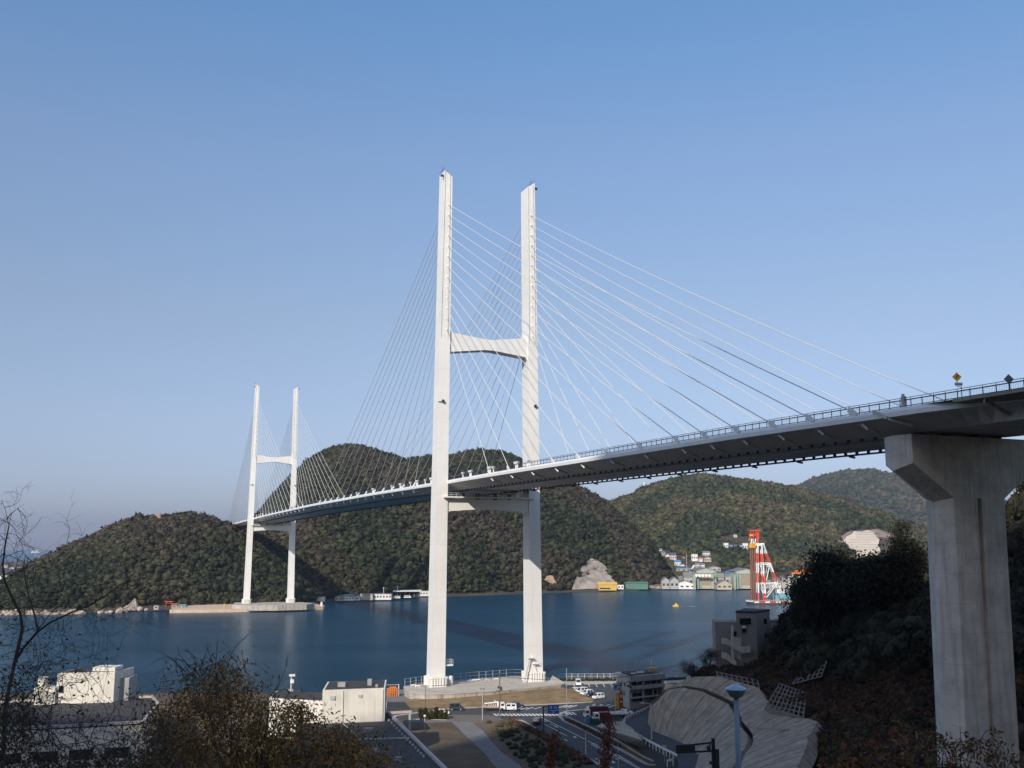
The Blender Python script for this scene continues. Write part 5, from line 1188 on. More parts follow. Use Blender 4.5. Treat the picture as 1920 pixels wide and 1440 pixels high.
house('boat_shed', 'wide low gabled boat shed between the two tall halls', 1344.5, 1373, 1087, 1104.5, dep=16, wall=wt, roof=rg, gfront=True, nwin=3, cat='shed', roofh=.45)
for a, b, tp, l in ((1305.5, 1343.5, 1064, 'tall green-framed shipyard hall with a brown door in the middle of the yard'), (1379, 1422, 1065.5, 'second tall shipyard hall partly behind the crane barge')):
    t = house('shipyard_hall', l, a, b, tp, 1104.5, dep=40, wall=pg, roof=rg, gfront=True, nwin=0, cat='hall', roofh=.16, Yf=1105)
    w = (b-a)*1105/F; h = (1104.5-tp)*1105/F
    mb = MB(); mb.box((0, -.3, h*.34), (w*.46, .5, h*.66)); mb.build('door', mat('hall_door', (.30, .24, .17), .9, var=.2, streak=.3), t)
    mb = MB(); mb.box((0, -.5, h*.08), (w*.44, .5, h*.15)); mb.build('door_sill', yl if False else wt, t)
    mb = MB()
    for q in (-.43, .43): mb.box((q*w, -2.4, h*.38), (w*.06, 4, h*.76)); mb.box((q*w*.86, -1.4, h*.33), (w*.03, 2, h*.66))
    mb.box((0, -.4, h*.70), (w*.95, .6, h*.03)); mb.box((-w*.3, -.4, h*.3), (w*.1, .4, h*.5)); mb.build('crane_frame', fr_green, t)
t = empty('runway_beam', 'green overhead crane runway with white round panels between the halls', 'crane runway', D(1336, 1079, 1098)); ox = t.location
x0, x1 = D(1299, 1079, 1098).x-ox.x, D(1379, 1079, 1098).x-ox.x
mb = MB(); mb.beam((x0, 0, .9), (x1, 0, .9), .6, .4); mb.beam((x0, 0, -.9), (x1, 0, -.9), .6, .4)
n = 26
for k in range(n): a = lerp(x0, x1, k/n); b = lerp(x0, x1, (k+1)/n); mb.beam((a, 0, -.9), ((a+b)/2, 0, .9), .2); mb.beam(((a+b)/2, 0, .9), (b, 0, -.9), .2)
mb.build('truss', fr_green, t)
for px in (1301.5, 1377): mb = MB(); x = D(px, 1079, 1098).x-ox.x; mb.box((x, 0, -ox.z/2+.5), (2.6, 2, ox.z)); mb.build('leg', fr_green, t)
for k in range(5): mb = MB(); x = D(1305+k*6.3, 1079, 1098).x-ox.x; mb.tube([(x, -.5, 0), (x, -.9, 0)], 1.7, 14); mb.build('round_panel', wh, t)
hg = 'houses on the terraced hillside'
HS = [(1231, 1236, 1026, 1031, wh, rg, 'tiny white house highest at the left edge of the hillside village'), (1237, 1241.5, 1028, 1034, wh, rg, 'tiny white house just below the topmost left one'), (1240, 1248, 1034, 1041, wg, rg, 'small grey house half in the hill shadow'), (1248, 1256, 1038, 1046, wh, rg, 'small white gabled house beside the blue-roofed one'),
      (1256.5, 1268.5, 1037, 1048.5, mat('far_pink', (.62, .50, .44), .8), rb, 'pinkish house with a dark blue roof'), (1265, 1277, 1050, 1060, wh, mat('roof_bright_blue', (.08, .22, .42), .6), 'white house with a bright blue roof below the pinkish one'), (1275, 1284, 1057, 1062, wh, rg, 'low white house right of the bright blue roof'),
      (1279, 1284, 1043, 1047, wh, rg, 'very small white shed alone in the clearing'), (1291, 1295, 1042.5, 1047, wh, rg, 'small white cube left of the cream blocks'), (1297, 1308.5, 1039, 1050, wh, wh, 'white flat block in the middle of the village'), (1318, 1332, 1033, 1042, wh, rg, 'house with a wide pale grey roof'), (1310, 1318, 1044, 1051, wh, rr, 'small white house with a brownish roof'), (1320, 1334, 1043, 1051.5, wt, rg, 'tan house under the wide grey roof'),
      (1304, 1313, 1055, 1063, mat('far_cream', (.66, .55, .34), .8), rg, 'cream house above the tall hall'), (1314, 1322, 1056, 1063, wh, rg, 'white house right of the cream one'), (1357.5, 1366, 1018, 1027, wh, wh, 'round white building at the left end of the upper row'), (1366.5, 1391, 1020.5, 1025, wh, rb, 'long low white building with a blue roof in the upper row'), (1375, 1381, 1024.5, 1029, wh, rg, 'small white house under the long low one'), (1393, 1403, 1018.5, 1030, wh, wh, 'white block beside the crane top'),
      (1376, 1382, 1001, 1006, wh, rg, 'lone white house high on the terraces'), (1404, 1409, 1010, 1013, wh, rg, 'small white roof high beside the crane'), (1360, 1364, 1067.5, 1071.5, wh, wh, 'small white cube on the slope above the crane runway'), (1279, 1287, 1032, 1035, rr, rr, 'small reddish hut on the upper terraces'), (1268, 1296, 1062, 1070, wg, rb, 'long dark blue warehouse roof behind the boat shed'), (1328, 1352, 1061, 1070, wg, rg, 'long grey warehouse roof behind the tall hall')]
for k, (a, b, c_, d_, w, r_, l) in enumerate(HS):
    flat = r_ is wh
    house('hillside_house', l, a, b, c_, d_, wall=w, roof=r_, kind='flat' if flat else 'gable', nwin=1 if b-a < 8 else 3, hill='terraced_hill', dep=max(5, (b-a)*.5), gfront=(k % 3 == 0) and not flat, group=hg)
mb = MB(); p = D(1288, 1075, 1150); q = D(1288, 1038, 1150); mb.tube([(0, 0, p.z-10), (0, 0, q.z)], .3, 6); o = mb.build('radio_mast', wg, loc=(p.x, p.y, 0)); tag(o, 'tall thin grey mast in front of the hillside village', 'mast')
mb = MB(); a = D(1291, 1078, 1160); b = D(1302, 1060, 1190); mb.beam(a, b, 2.2, 1.2); o = mb.build('hill_stair', wh); tag(o, 'pale straight stairway climbing behind the tall hall', 'stairway')
# industrial clutter right of the crane
for k in range(9):
    px = 1441+k*5.2+rng.uniform(-1, 1); tp = 1084+rng.uniform(-3, 8); Y = 1090+rng.uniform(0, 30)
    w = rng.uniform(2, 5); h = D(px, tp, Y).z; mb = MB(); x = D(px, 1100, Y).x
    c = [wh, wg, wt, pg][k % 4]
    for q in (-1, 1): mb.beam((q*w/2, 0, 0), (q*w/2, 0, h), .3)
    for z in np.linspace(1.5, h, 5): mb.beam((-w/2, 0, z), (w/2, 0, z), .25)
    mb.box((0, 1, h*.3), (w*1.2, 2, h*.6)); o = mb.build('yard_scaffold', c, loc=(x, Y, 1.5)); tag(o, 'pale steel staging, %s one right of the crane in the shipyard' % ['first', 'second', 'third', 'fourth', 'fifth', 'sixth', 'seventh', 'eighth', 'ninth'][k], 'staging', 'steel staging in the shipyard')
t = empty('gantry_crane', 'orange gantry crane above the white ship at right', 'crane', D(1497, 1104, 1080)); t.location.z = 1.5; o0 = t.location
def L_(px, py, Y=1080): p = D(px, py, Y); return (p.x-o0.x, p.y-o0.y, p.z-o0.z)
mb = MB(); mb.beam(L_(1484, 1074.5), L_(1535, 1074.5), 1.6, 1.6); mb.beam(L_(1490, 1070.5, 1090), L_(1535, 1070.5, 1090), 1.4, 1.2); mb.build('girder', orange, t)
for px in (1486, 1532): mb = MB(); mb.beam(L_(px, 1104), L_(px, 1075), 1.0); mb.build('leg', wg, t)
def ship(label, px0, px1, pyw, pyt, Y, hullm, name='moored_ship', cat='ship'):
    c = D((px0+px1)/2, pyw, Y); t = empty(name, label, cat, (c.x, c.y, 0)); L = (px1-px0)*Y/F; h = D(px0, pyt, Y).z
    mb = MB(); mb.loft([[(x*k, y*k2, z) for x, y in ((-L/2, -3), (-L/2, 3), (L*.35, 3), (L/2, 0), (L*.35, -3))] for z, k, k2 in ((-.5, .92, .8), (h*.28, 1, 1))]); mb.build('hull', hullm, t)
    for j, (z0, z1, f) in enumerate(((.28, .45, .8), (.45, .62, .7), (.62, .8, .55), (.8, 1.0, .35))):
        mb = MB(); mb.box((-L*.05, 0, h*(z0+z1)/2), (L*f, 5-j*.7, h*(z1-z0)*.94)); mb.build('deckhouse', wh, t)
        mb = MB(); mb.box((-L*.05, -(5-j*.7)/2, h*(z0+z1)/2), (L*f*.9, .12, h*(z1-z0)*.3)); mb.build('window_band', dw, t)
    mb = MB(); mb.tube([(0, 0, h), (0, 0, h*1.15)], .25, 6); mb.build('mast', wh, t); return t
ship('white passenger ship moored under the orange gantry crane', 1487, 1530, 1106, 1081, 1060, wh)
# crane barge
Yc = 842.0
c0 = D(1400, 1135, Yc); t = empty('crane_barge', 'floating crane barge with a tall red and white A-frame', 'crane barge', (c0.x, Yc, 0))
def Q(px, py, dy=0): p = D(px, py, Yc); return Vector((p.x-c0.x, dy, p.z))
red = mat('crane_red', (.62, .07, .04), .5, var=.08); wcr = mat('crane_white', (.74, .73, .70), .5, var=.05); br = mat('rope_brown', (.20, .08, .05), .7, var=.2); yc = mat('block_yellow', (.75, .33, .03), .5)
xR = D(1545, 1135, Yc).x-c0.x
mb = MB(); rings = []
for z, k in ((-.4, .97), (2.6, 1.0)): rings.append([(-.8+ (1-k)*30, 0, z), (3.5, -9, z), (xR, -9, z), (xR, 13, z), (3.5, 13, z)])
mb.loft(rings); mb.build('hull', mat('hull_dark', (.06, .05, .05), .6), t)
for k in range(13):
    mb = MB(); a = 4+k*(xR-6)/13; mb.box((a+(xR-6)/26, -9.1, 1.9), ((xR-6)/13*.9, .3, 1.1)); mb.build('fender_strip', [wcr, red][k % 2], t)
mb = MB(); mb.beam((-.6, -.6, 2.5), (3.5, -9.1, 2.5), .3, .9); mb.beam((3.5, -9, 3.4), (xR, -9, 3.4), .12); mb.beam((-.8, 0, 3.4), (3.5, -9, 3.4), .12)
for k in range(34): x = 3.5+k*(xR-3.5)/33; mb.beam((x, -9, 2.5), (x, -9, 3.4), .12)
mb.build('bulwark', wcr, t)
def striped(pts, r, n, start, name):
    mb = MB(); a, b = pts
    for k in range(n): mb.tube([a.lerp(b, k/n), a.lerp(b, (k+1)/n)], r, 8, m=(k+start) % 2)
    mb.build(name, [red, wcr], t)
for dy in (-4, 4):
    striped((Q(1420.5, 1130, dy), Q(1419.5, 1000, dy*.6)), .62, 7, 0, 'mast_leg')
    striped((Q(1434.5, 1131, dy), Q(1427, 1020, dy*.6)), .6, 6, 0, 'mast_leg')
    striped((Q(1461, 1108, dy), Q(1430, 1020, dy*.6)), .48, 5, 1, 'back_stay')
    mb = MB()
    for (a, b) in (((1422, 1055.5), (1441, 1055.5)), ((1422, 1058.5), (1441, 1058.5)), ((1424, 1093), (1456, 1093)), ((1424, 1093), (1433, 1114)), ((1456, 1093), (1435, 1120)), ((1441, 1058), (1435, 1088)), ((1423, 1058), (1432, 1085)), ((1441, 1056), (1447, 1072))): mb.beam(Q(a[0], a[1], dy*.85), Q(b[0], b[1], dy*.85), .62)
    mb.build('brace', wcr, t)
mb = MB()
for a in (1021, 1056, 1093): mb.beam(Q(1428, a, -6*.7), Q(1428, a, 7*.7), .9)
mb.beam(Q(1417, 1021, 0), Q(1432, 1021, 0), 5, 2.2); mb.build('head_beam', wcr, t)
for k, px in enumerate((1405.5, 1410, 1414.5)):
    mb = MB(); mb.beam(Q(px, 1023, -3+2*k), Q(px+1.8, 1130, -3+2*k), 1.1, 1.3); mb.build('hoist_rope', br, t)
    mb = MB(); mb.box(Q(px, 1023, -3+2*k), (2.0, 1.6, 3.6)); mb.build('hook_block', yc, t)
    mb = MB(); mb.tube([Q(px, 1003.5, -4.5+2*k), Q(px, 1003.5, -3.2+2*k)], 1.0, 10); mb.build('sheave', yc, t)
    mb = MB(); mb.beam(Q(px+1, 1019, -3+2*k), Q(px+3, 1010, -3+2*k), .9); mb.build('jib_strut', wcr, t)
mb = MB(); mb.beam(Q(1404, 995, 0), Q(1422.5, 995, 0), 6, .9); mb.beam(Q(1418, 1005, 0), Q(1418, 994, 0), 3)
for px in (1406, 1411, 1416, 1421): mb.beam(Q(px, 994, -3), Q(px, 1011, -3), .5); mb.beam(Q(px, 994, 3), Q(px+1, 1011, 3), .5)
mb.build('crane_head', red, t)
lb = mat('deckhouse_blue', (.16, .36, .44), .6, var=.15)
for (a, b, c_, d_, m_) in ((1456, 1474, 1105, 1112, wcr), (1459, 1473, 1112, 1122, lb), (1476, 1488, 1112, 1126, lb), (1489, 1500, 1108, 1127, lb), (1440, 1452, 1121, 1128, darksteel), (1453, 1460, 1117, 1128, lb), (1502, 1520, 1105, 1127, lb)):
    mb = MB(); p = Q(a, d_, -2); q = Q(b, c_, -2); mb.box(((p.x+q.x)/2, 1, (p.z+q.z)/2), (q.x-p.x, 7, q.z-p.z)); mb.build('deckhouse', m_, t)
for k in range(22):
    px = 1438+k*3.4; mb = MB() if k == 0 else mb; mb.tube([Q(px, 1128, -5), Q(px+rng.uniform(-2, 2), 1116+rng.uniform(-5, 8), -5+rng.uniform(0, 9))], .3, 5)
mb.build('deck_machinery', mat('machinery_grey', (.25, .3, .3), .6), t)
# yellow workboat with wake
p = G(1267, 1137, 0); t = empty('yellow_boat', 'small yellow workboat with a white wake on the open water', 'boat', p, math.pi)
mb = MB(); mb.loft([[(x, y*k, z) for x, y in ((-2.2, -.9), (-2.2, .9), (1, .95), (2.4, 0), (1, -.95))] for z, k in ((-.2, .8), (.9, 1))]); mb.build('hull', mat('boat_yellow', (.80, .50, .05), .5), t)
mb = MB(); mb.box((-.3, 0, 1.5), (1.9, 1.3, 1.3), top=.8); mb.build('cabin', mat('boat_yellow', (0, 0, 0)), t)
mb = MB(); mb.box((-.3, -.62, 1.7), (1.2, .1, .4)); mb.build('window', dw, t)
foam = mat('foam', (.75, .78, .8), .6)
mb = MB(); a = G(1276, 1136.2, .04); b = G(1303, 1137.5, .04); rings = []
n = 14
for k in range(n+1): q = a.lerp(b, k/n); w = .35+1.3*k/n+rng.uniform(-.15, .15); rings.append([q+Vector((0, w, 0)), q+Vector((0, -w*.6, 0))])
for k in range(0, n, 1):
    if k % 3 != 2: mb.add(rings[k]+rings[k+1][::-1], [(0, 1, 2, 3)])
o = mb.build('boat_wake', foam); tag(o, kind='structure')
# distant ship, low land and works at far left
ship('distant white ship near the horizon at far left', 59, 75, 1034.5, 1030.5, 6500, wh, 'distant_ship')
mb = MB(); mb.prism([(-690, 1450), (-560, 1330), (-620, 1900), (-900, 2300), (-1500, 2300), (-1500, 1400)], -1, 2.5); o = mb.build('far_left_shore', hillm); tag(o, kind='structure')
for k, (a, b, c_, d_, Y, m_, l) in enumerate(((-12, 33, 1079, 1085, 1420, wh, 'long low white warehouse on the far left shore'), (18, 26, 1064, 1070, 1950, wh, 'small pale works building behind the bare branches'), (30, 42, 1064, 1070, 2000, wg, 'grey works building at the far left shore'), (2, 14, 1060, 1070, 2050, wg, 'tall grey works block at the left edge'), (26, 40, 1056, 1061, 2500, wg, 'farthest grey block near the left horizon'))):
    z = 2.5; x0, x1 = D(a, d_, Y).x, D(b, d_, Y).x; t = empty('works_building', l, 'building', ((x0+x1)/2, Y, 0)); h = D(a, c_, Y).z
    mb = MB(); mb.box((0, 6, h/2), (x1-x0, 12, h)); mb.build('wall', m_, t); mb = MB(); mb.box((0, 6, h+.4), (x1-x0+1, 13, .8)); mb.build('roof', rg, t)
    for j in range(4): mb = MB(); mb.box(((j-1.5)*(x1-x0)/4.5, -.1, h*.6), ((x1-x0)/9, .2, h*.25)); mb.build('window', dw, t)
mb = MB(); mb.prism([(-900, 2350), (-750, 2300), (-820, 2900), (-1400, 2900), (-1500, 2400)], -1, 3); o = mb.build('far_left_island', hillm); tag(o, kind='structure')
# chimney and smoke
Yk = 3300; p = D(1208.5, 940, Yk); t = empty('chimney', 'thin red and white chimney beyond the ridge', 'chimney', (p.x, Yk, p.z-20)); h1 = D(1208.5, 904, Yk).z-p.z+20
mb = MB(); n = 7
for k in range(n): mb.tube([(0, 0, h1*k/n), (0, 0, h1*(k+1)/n)], [2.6-.1*k, 2.5-.1*k], 10, m=k % 2)
mb.build('stack', [wcr, red], t)
def rock(name, label, hill, pts, push, m_, sub=4, jit=1.5, cat='rock face'):
    P = [(a, b, onhill(hill, a, b)+Vector((0, -push, push*.15))) for a, b in pts]
    o = surf(name, m_, P, 4, label, cat, sub=sub)
    r = np.random.default_rng(5)
    for v in o.data.vertices:
        n = fbm(v.co.x, v.co.z*2, 9, 4)-.5; v.co += Vector((0, -float(n)*jit*3, r.normal()*jit*.12))
    return o
rock('bare_rock_face', 'bare grey triangular rock face at the right foot of the wooded hill', 'wooded_hill', [(1072, 1105), (1082, 1080), (1092, 1060), (1108, 1046), (1120, 1052), (1134, 1060), (1150, 1085), (1158, 1103)], 1, rockm, 5, 2.2)
rock('bare_rock_face', 'small orange-brown landslip right of the near tower leg', 'wooded_hill', [(1020, 1088), (1026, 1079), (1036, 1080), (1043, 1094), (1036, 1096)], 4, mat('orange_rock', (.42, .28, .18), .95, var=.3, scale=.4), 3, 1)
rock('bare_rock_face', 'small reddish rock scar near the top of the headland', 'headland', [(284, 977), (296, 967), (304, 963.5), (304, 976), (292, 979)], 4, mat('red_rock', (.30, .16, .11), .95, var=.35, scale=.4), 3, 1)
rock('bare_rock_face', 'pale pointed rock on the headland shoreline', 'headland', [(234, 1147), (248, 1132), (257, 1122), (261, 1134), (262, 1146)], 5, mat('shore_rock', (.38, .31, .25), .95, var=.4, scale=.4), 4, 1.4)
gridm = mat('sprayed_slope', (.62, .53, .43), .9, var=.1, scale=.2)
o = rock('slope_protection', 'large pale gridded concrete slope above the dark trees', 'terraced_hill', [(1576, 1019), (1583, 1008), (1592, 1004), (1597, 998), (1612, 999), (1622, 996), (1633, 999), (1637, 1007), (1644, 1013), (1642, 1026), (1648, 1036), (1639, 1043), (1636, 1056), (1622, 1046), (1606, 1051), (1592, 1034), (1584, 1028)], 10, gridm, 4, .4, 'slope protection')
gl = mat('slope_grid_line', (.45, .40, .34), .9)
mb = MB()
for k in range(11):
    y = 1000+k*4.6; a = onhill('terraced_hill', 1590-k*1.0 if k > 2 else 1600, y)+Vector((0, -12.5, 1.6)); b = onhill('terraced_hill', 1640, y)+Vector((0, -12.5, 1.6)); mb.beam(a, b, .5)
_g = mb.build('grid_ribs', gl, o)
rock('bare_slope', 'pinkish-brown bare slope around the pale gridded concrete', 'terraced_hill', [(1566, 1012), (1590, 997), (1645, 993), (1700, 1012), (1672, 1058), (1640, 1055), (1600, 1050)], 4, mat('bare_earth', (.24, .175, .145), .95, var=.5, scale=.08), 4, 1.5, 'bare slope')
# pale rocks and surf along the headland
mb = MB(); r = np.random.default_rng(3)
tv, tf = icos(1)
for k in range(200):
    px = r.uniform(0, 275); y = interp(px, [(0, 1152), (130, 1150.5), (240, 1147), (275, 1145.5)])-r.random()**2*20; p = G(px, y, .5); s = r.uniform(.5, 2.6)
    if p.y > 760: continue
    z = max(0, (p.y-720)*.05); vv = tv*(1+r.normal(0, .18, (len(tv), 1)))*np.array([s*1.3, s, s*.9])+np.array([p.x, p.y, z]); mb.add([tuple(v) for v in vv], [tuple(f) for f in tf])
o = mb.build('shore_boulders', mat('shore_rock', (0, 0, 0))); tag(o, 'pale boulders scattered along the headland waterline', kind='stuff')
# orchard rows / bamboo tints on the terraced hill come with the forest tints

# gardens and small trees between the village houses
r = np.random.default_rng(77); P = []; hb = [(h[0]-1, h[2]-1, h[1]+1, h[3]) for h in HS if h[1]-h[0] < 20]
VP = [(1236, 1030), (1262, 1034), (1290, 1040), (1345, 1030), (1356, 1072), (1300, 1066), (1262, 1090), (1236, 1075)]; VP2 = [(1352, 1008), (1440, 1008), (1440, 1034), (1352, 1034)]; VP3 = [(1420, 1072), (1700, 1085), (1700, 1102), (1420, 1100)]
for _ in range(5200):
    pl = (VP, VP, VP2, VP3)[int(r.integers(0, 4))]; a = r.uniform(min(q[0] for q in pl), max(q[0] for q in pl)); b = r.uniform(min(q[1] for q in pl), max(q[1] for q in pl))
    if inpoly(a, b, pl) and not any(x0 < a < x1 and y0 < b < y1+1 for x0, y0, x1, y1 in hb): p = onhill('terraced_hill', a, b); P.append((p.x, p.y+3, p.z-.3))
P = np.array(P); rad = r.uniform(.8, 2.3, len(P)); o = forest('village_greenery', P, rad, palette(P[:, 0], P[:, 1], len(P), 'green', r)*1.25, TF, woodm, 6); o['label'] = 'small trees and gardens between the hillside houses'

ys = 'sheds of the shipyard shore'
for a, b, c_, d_, w_, r_, l in ((1218, 1228, 1097, 1104, wt, rg, 'low tan shed just right of the long green shed'), (1229, 1240, 1095.5, 1104, wg, rr, 'low grey shed with a rusty roof left of the gabled pair'), (1273, 1281, 1080, 1089, wt, rg, 'tan shed peeping over the left end of the wide boat shed'), (1282, 1300, 1073, 1083, wg, rg, 'grey shed with a wide roof behind the wide boat shed'), (1345, 1358, 1074, 1086, wt, rg, 'tan shed behind the low boat shed, left one'), (1360, 1376, 1071, 1085, wg, rb, 'grey shed with a dark blue roof behind the low boat shed, right one'), (1424, 1440, 1088, 1103, wt, rr, 'tan shed with a rusty roof right of the crane legs'), (1463, 1482, 1084, 1102, wg, rg, 'grey shed behind the steel staging')):
    house('shipyard_shed', l, a, b, c_, d_, dep=8, wall=w_, roof=r_, nwin=2, group=ys, cat='shed', Yf=1128 if d_ < 1100 else 1112)
# ------------------------------------------------------------------ near vegetation
WALLPX = [[(1208, 1362), (1236, 1310), (1254, 1284), (1295, 1266), (1342, 1266), (1420, 1287), (1440, 1330), (1505, 1342), (1530, 1328), (1535, 1345), (1510, 1390), (1480, 1418), (1480, 1470), (1296, 1470), (1340, 1420), (1286, 1400)],
          [(1343, 1150), (1383, 1145), (1450, 1148), (1448, 1210), (1410, 1235), (1390, 1252), (1350, 1236)]]
PC = BR(-196.6, -.2, 0)
def slope_plants(name, label, N, xr, yr, rr_, kind, seed, cond, temps, lift=.35, avoid=True):
    r = np.random.default_rng(seed); x = r.uniform(*xr, N); y = r.uniform(*yr, N); z = ground(x, y); rad = r.uniform(*rr_, N)
    keep = cond(x, y, z); keep &= ((x-PC.x)**2+(y-PC.y)**2) > (8.5+rad)**2
    for k in np.where(keep)[0]:
        a_, b_ = pix(x[k], y[k], z[k]+rad[k]*.4)
        if avoid:
            for w in WALLPX:
                if inpoly(a_, b_, w) or inpoly(a_, b_-rad[k]*.7*F/y[k], w) or inpoly(a_-rad[k]*.8*F/y[k], b_, w): keep[k] = False; break
    p = np.stack([x, y, z+rad*lift], 1)[keep]; rad = rad[keep]; t = palette(p[:, 0], p[:, 1], len(p), kind, r)
    o = forest(name, p, rad, t, temps, leafm, seed); o['label'] = label; return o
TB = [crown_template(1, 130, .2, s+40) for s in range(5)]
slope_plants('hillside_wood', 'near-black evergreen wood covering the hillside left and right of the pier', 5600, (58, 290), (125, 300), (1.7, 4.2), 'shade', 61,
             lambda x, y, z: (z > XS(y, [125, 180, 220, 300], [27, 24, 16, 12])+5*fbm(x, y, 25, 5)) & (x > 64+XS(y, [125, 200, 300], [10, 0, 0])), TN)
slope_plants('hillside_brush', 'reddish-brown brush over the slope between the retaining walls and the wood', 26000, (38, 150), (90, 285), (.45, 1.15), 'brush', 62,
             lambda x, y, z: (z > 6) & (z < 34) & (x > XS(y, [95, 140, 180, 230, 285], [44, 50, 44, 40, 36])), TB)
# field shrubs
r = np.random.default_rng(9); pts = []
FP = [(905, 1352), (945, 1352), (985, 1372), (1050, 1410), (1105, 1440), (1000, 1445), (960, 1412), (925, 1375)]
while len(pts) < 130:
    a, b = r.uniform(900, 1110), r.uniform(1350, 1445)
    if inpoly(a, b, FP): p = G(a, b, 3); pts.append((p.x, p.y, 3.3))
pts = np.array(pts); rad = r.uniform(.25, .7, len(pts)); o = forest('field_shrubs', pts, rad, palette(pts[:, 0], pts[:, 1], len(pts), 'dark', r)*2.0, TB, leafm, 3); o['label'] = 'young shrubs planted over the brown field beside the grey footpath'

def grow(p, d, L, rad, depth, out, tips, rnd, spread=.6, up=.1, nseg=4, kids=(2, 4), shrink=.68, wig=.18):
    pts = [p]; rs = [rad]
    for k in range(nseg):
        d = (d+Vector((rnd.gauss(0, wig), rnd.gauss(0, wig), rnd.gauss(0, wig)+up))).normalized(); p = p+d*(L/nseg); pts.append(p); rs.append(rad*(1-.45*(k+1)/nseg))
    out.append((pts, rs))
    if depth == 0: tips.append((p, d)); tips.append((pts[-2], d)); return
    for k in range(rnd.randint(*kids)):
        i = rnd.randint(max(1, nseg//2), nseg); q = pts[i]; ax = Vector((rnd.gauss(0, 1), rnd.gauss(0, 1), rnd.gauss(0, 1))).normalized()
        nd = (d+ax*spread*rnd.uniform(.7, 1.5)).normalized(); grow(q, nd, L*shrink*rnd.uniform(.75, 1.2), rs[i]*.62, depth-1, out, tips, rnd, spread, up, nseg, kids, shrink, wig)
def branches(name, segs, m, parent, o0=Vector((0, 0, 0)), n=5):
    mb = MB()
    for pts, rs in segs: mb.tube([q-o0 for q in pts], rs, n if rs[0] > .02 else 3, cap=False)
    return mb.build(name, m, parent, smooth_=True)
def leaves(name, P, Dr, parent, m, cols, L=(.08, .16), Wd=.3, seed=0, o0=Vector((0, 0, 0)), droop=.4):
    r = np.random.default_rng(seed); n = len(P); P = np.asarray(P)-np.array(o0[:]); d = r.normal(size=(n, 3))*.8+np.asarray(Dr)*.7; d[:, 2] -= droop; d /= np.linalg.norm(d, axis=1)[:, None]
    s = np.cross(d, r.normal(size=(n, 3))); s /= np.linalg.norm(s, axis=1)[:, None]; l = r.uniform(*L, n)[:, None]; w = l*Wd
    V = np.stack([P, P+d*l*.5+s*w*.5, P+d*l, P+d*l*.5-s*w*.5], 1).reshape(-1, 3); Fc = np.arange(4*n).reshape(-1, 4)
    c = np.array(cols)[r.integers(0, len(cols), n)]*r.uniform(.6, 1.4, (n, 1)); return npmesh(name, V, Fc, m, tint=np.repeat(c, 4, 0), parent=parent, nper=4)
leafn = foliage('near_leaf', rough=.6, scale=2, var=.15)
def tree(name, label, base, h, rad, nleaf, cols, seed, lean=(0, 0), L=(.25, .5), depth=3, trunk=.3, spread=.7, cat='tree', clump=.9, Wd=.6, droop=.2, flat=1):
    rnd = random.Random(seed); t = empty(name, label, cat, base); out = []; tips = []
    grow(Vector((0, 0, 0)), Vector((lean[0], lean[1], 1)).normalized(), h*.42, trunk, depth, out, tips, rnd, spread, .12, 4, (3, 5), .66)
    mx = max(p.z for p, _ in tips); sx = max(max(abs(p.x), abs(p.y)) for p, _ in tips)
    fz = (h-clump*.6)/mx; fx = (rad-clump*.5)/sx
    sc = lambda q: Vector((q.x*lerp(1, fx, min(1, q.z/(h*.3))), q.y*lerp(1, fx, min(1, q.z/(h*.3))), q.z*fz))
    out = [([sc(q) for q in pts], rs) for pts, rs in out]; branches('trunk', out, bark, t)
    r = np.random.default_rng(seed); tp = np.array([sc(p)[:] for p, _ in tips]); k = r.integers(0, len(tp), nleaf); P = tp[k]+r.normal(0, clump, (nleaf, 3))*np.array([1, 1, .6*flat])
    leaves('crown', P, np.zeros((nleaf, 3)), t, leafn, cols, L, Wd, seed, droop=droop); return t
dkc = [(.028, .028, .014), (.036, .034, .016), (.022, .023, .013)]
b = D(1568, 1165, 226); tree('broadleaf_tree', 'large round black-green tree standing at the left edge of the dark wood', (b.x, b.y, float(ground(b.x, b.y))-.5), D(1568, 1026, 226).z-float(ground(b.x, b.y)), 9.0, 20000, dkc, 71, L=(.45, .9), clump=2.0, depth=3)
b = D(1525, 1185, 232); tree('broadleaf_tree', 'lower black-green tree at the left edge of the dark wood, beside the pale hidden house', (b.x, b.y, float(ground(b.x, b.y))-.5), D(1525, 1070, 232).z-float(ground(b.x, b.y)), 5.5, 9000, dkc, 72, L=(.4, .8), clump=1.6)
b = D(1625, 1150, 222); tree('broadleaf_tree', 'broad black-green tree between the large round tree and the pine', (b.x, b.y, float(ground(b.x, b.y))-.5), D(1625, 1037, 222).z-float(ground(b.x, b.y)), 6.5, 14000, dkc, 78, L=(.45, .85), clump=1.8)
b = D(1690, 1100, 216); tree('broadleaf_tree', 'black-green tree directly under the pine beside the pier', (b.x, b.y, float(ground(b.x, b.y))-.5), D(1690, 1008, 216).z-float(ground(b.x, b.y)), 5.5, 12000, dkc, 79, L=(.45, .85), clump=1.7)
b = D(1712, 1010, 214); tree('pine_tree', 'dark spreading pine rising above the wood beside the pier', (b.x, b.y, float(ground(b.x, b.y))-.5), D(1712, 972, 214).z-float(ground(b.x, b.y))+.5, 4.0, 3200, dkc, 73, L=(.3, .55), clump=.75, flat=.6)
b = D(1500, 1190, 245); tree('broadleaf_tree', 'small dark tree in front of the pale hidden house', (b.x, b.y, float(ground(b.x, b.y))-.5), 9.5, 3.2, 2500, dkc, 74, L=(.3, .5), clump=.8)
b = D(1475, 1205, 250); tree('broadleaf_tree', 'small dark tree just right of the tan house', (b.x, b.y, float(ground(b.x, b.y))-.5), 7.0, 3.4, 2500, dkc, 75, L=(.3, .5), clump=.8)
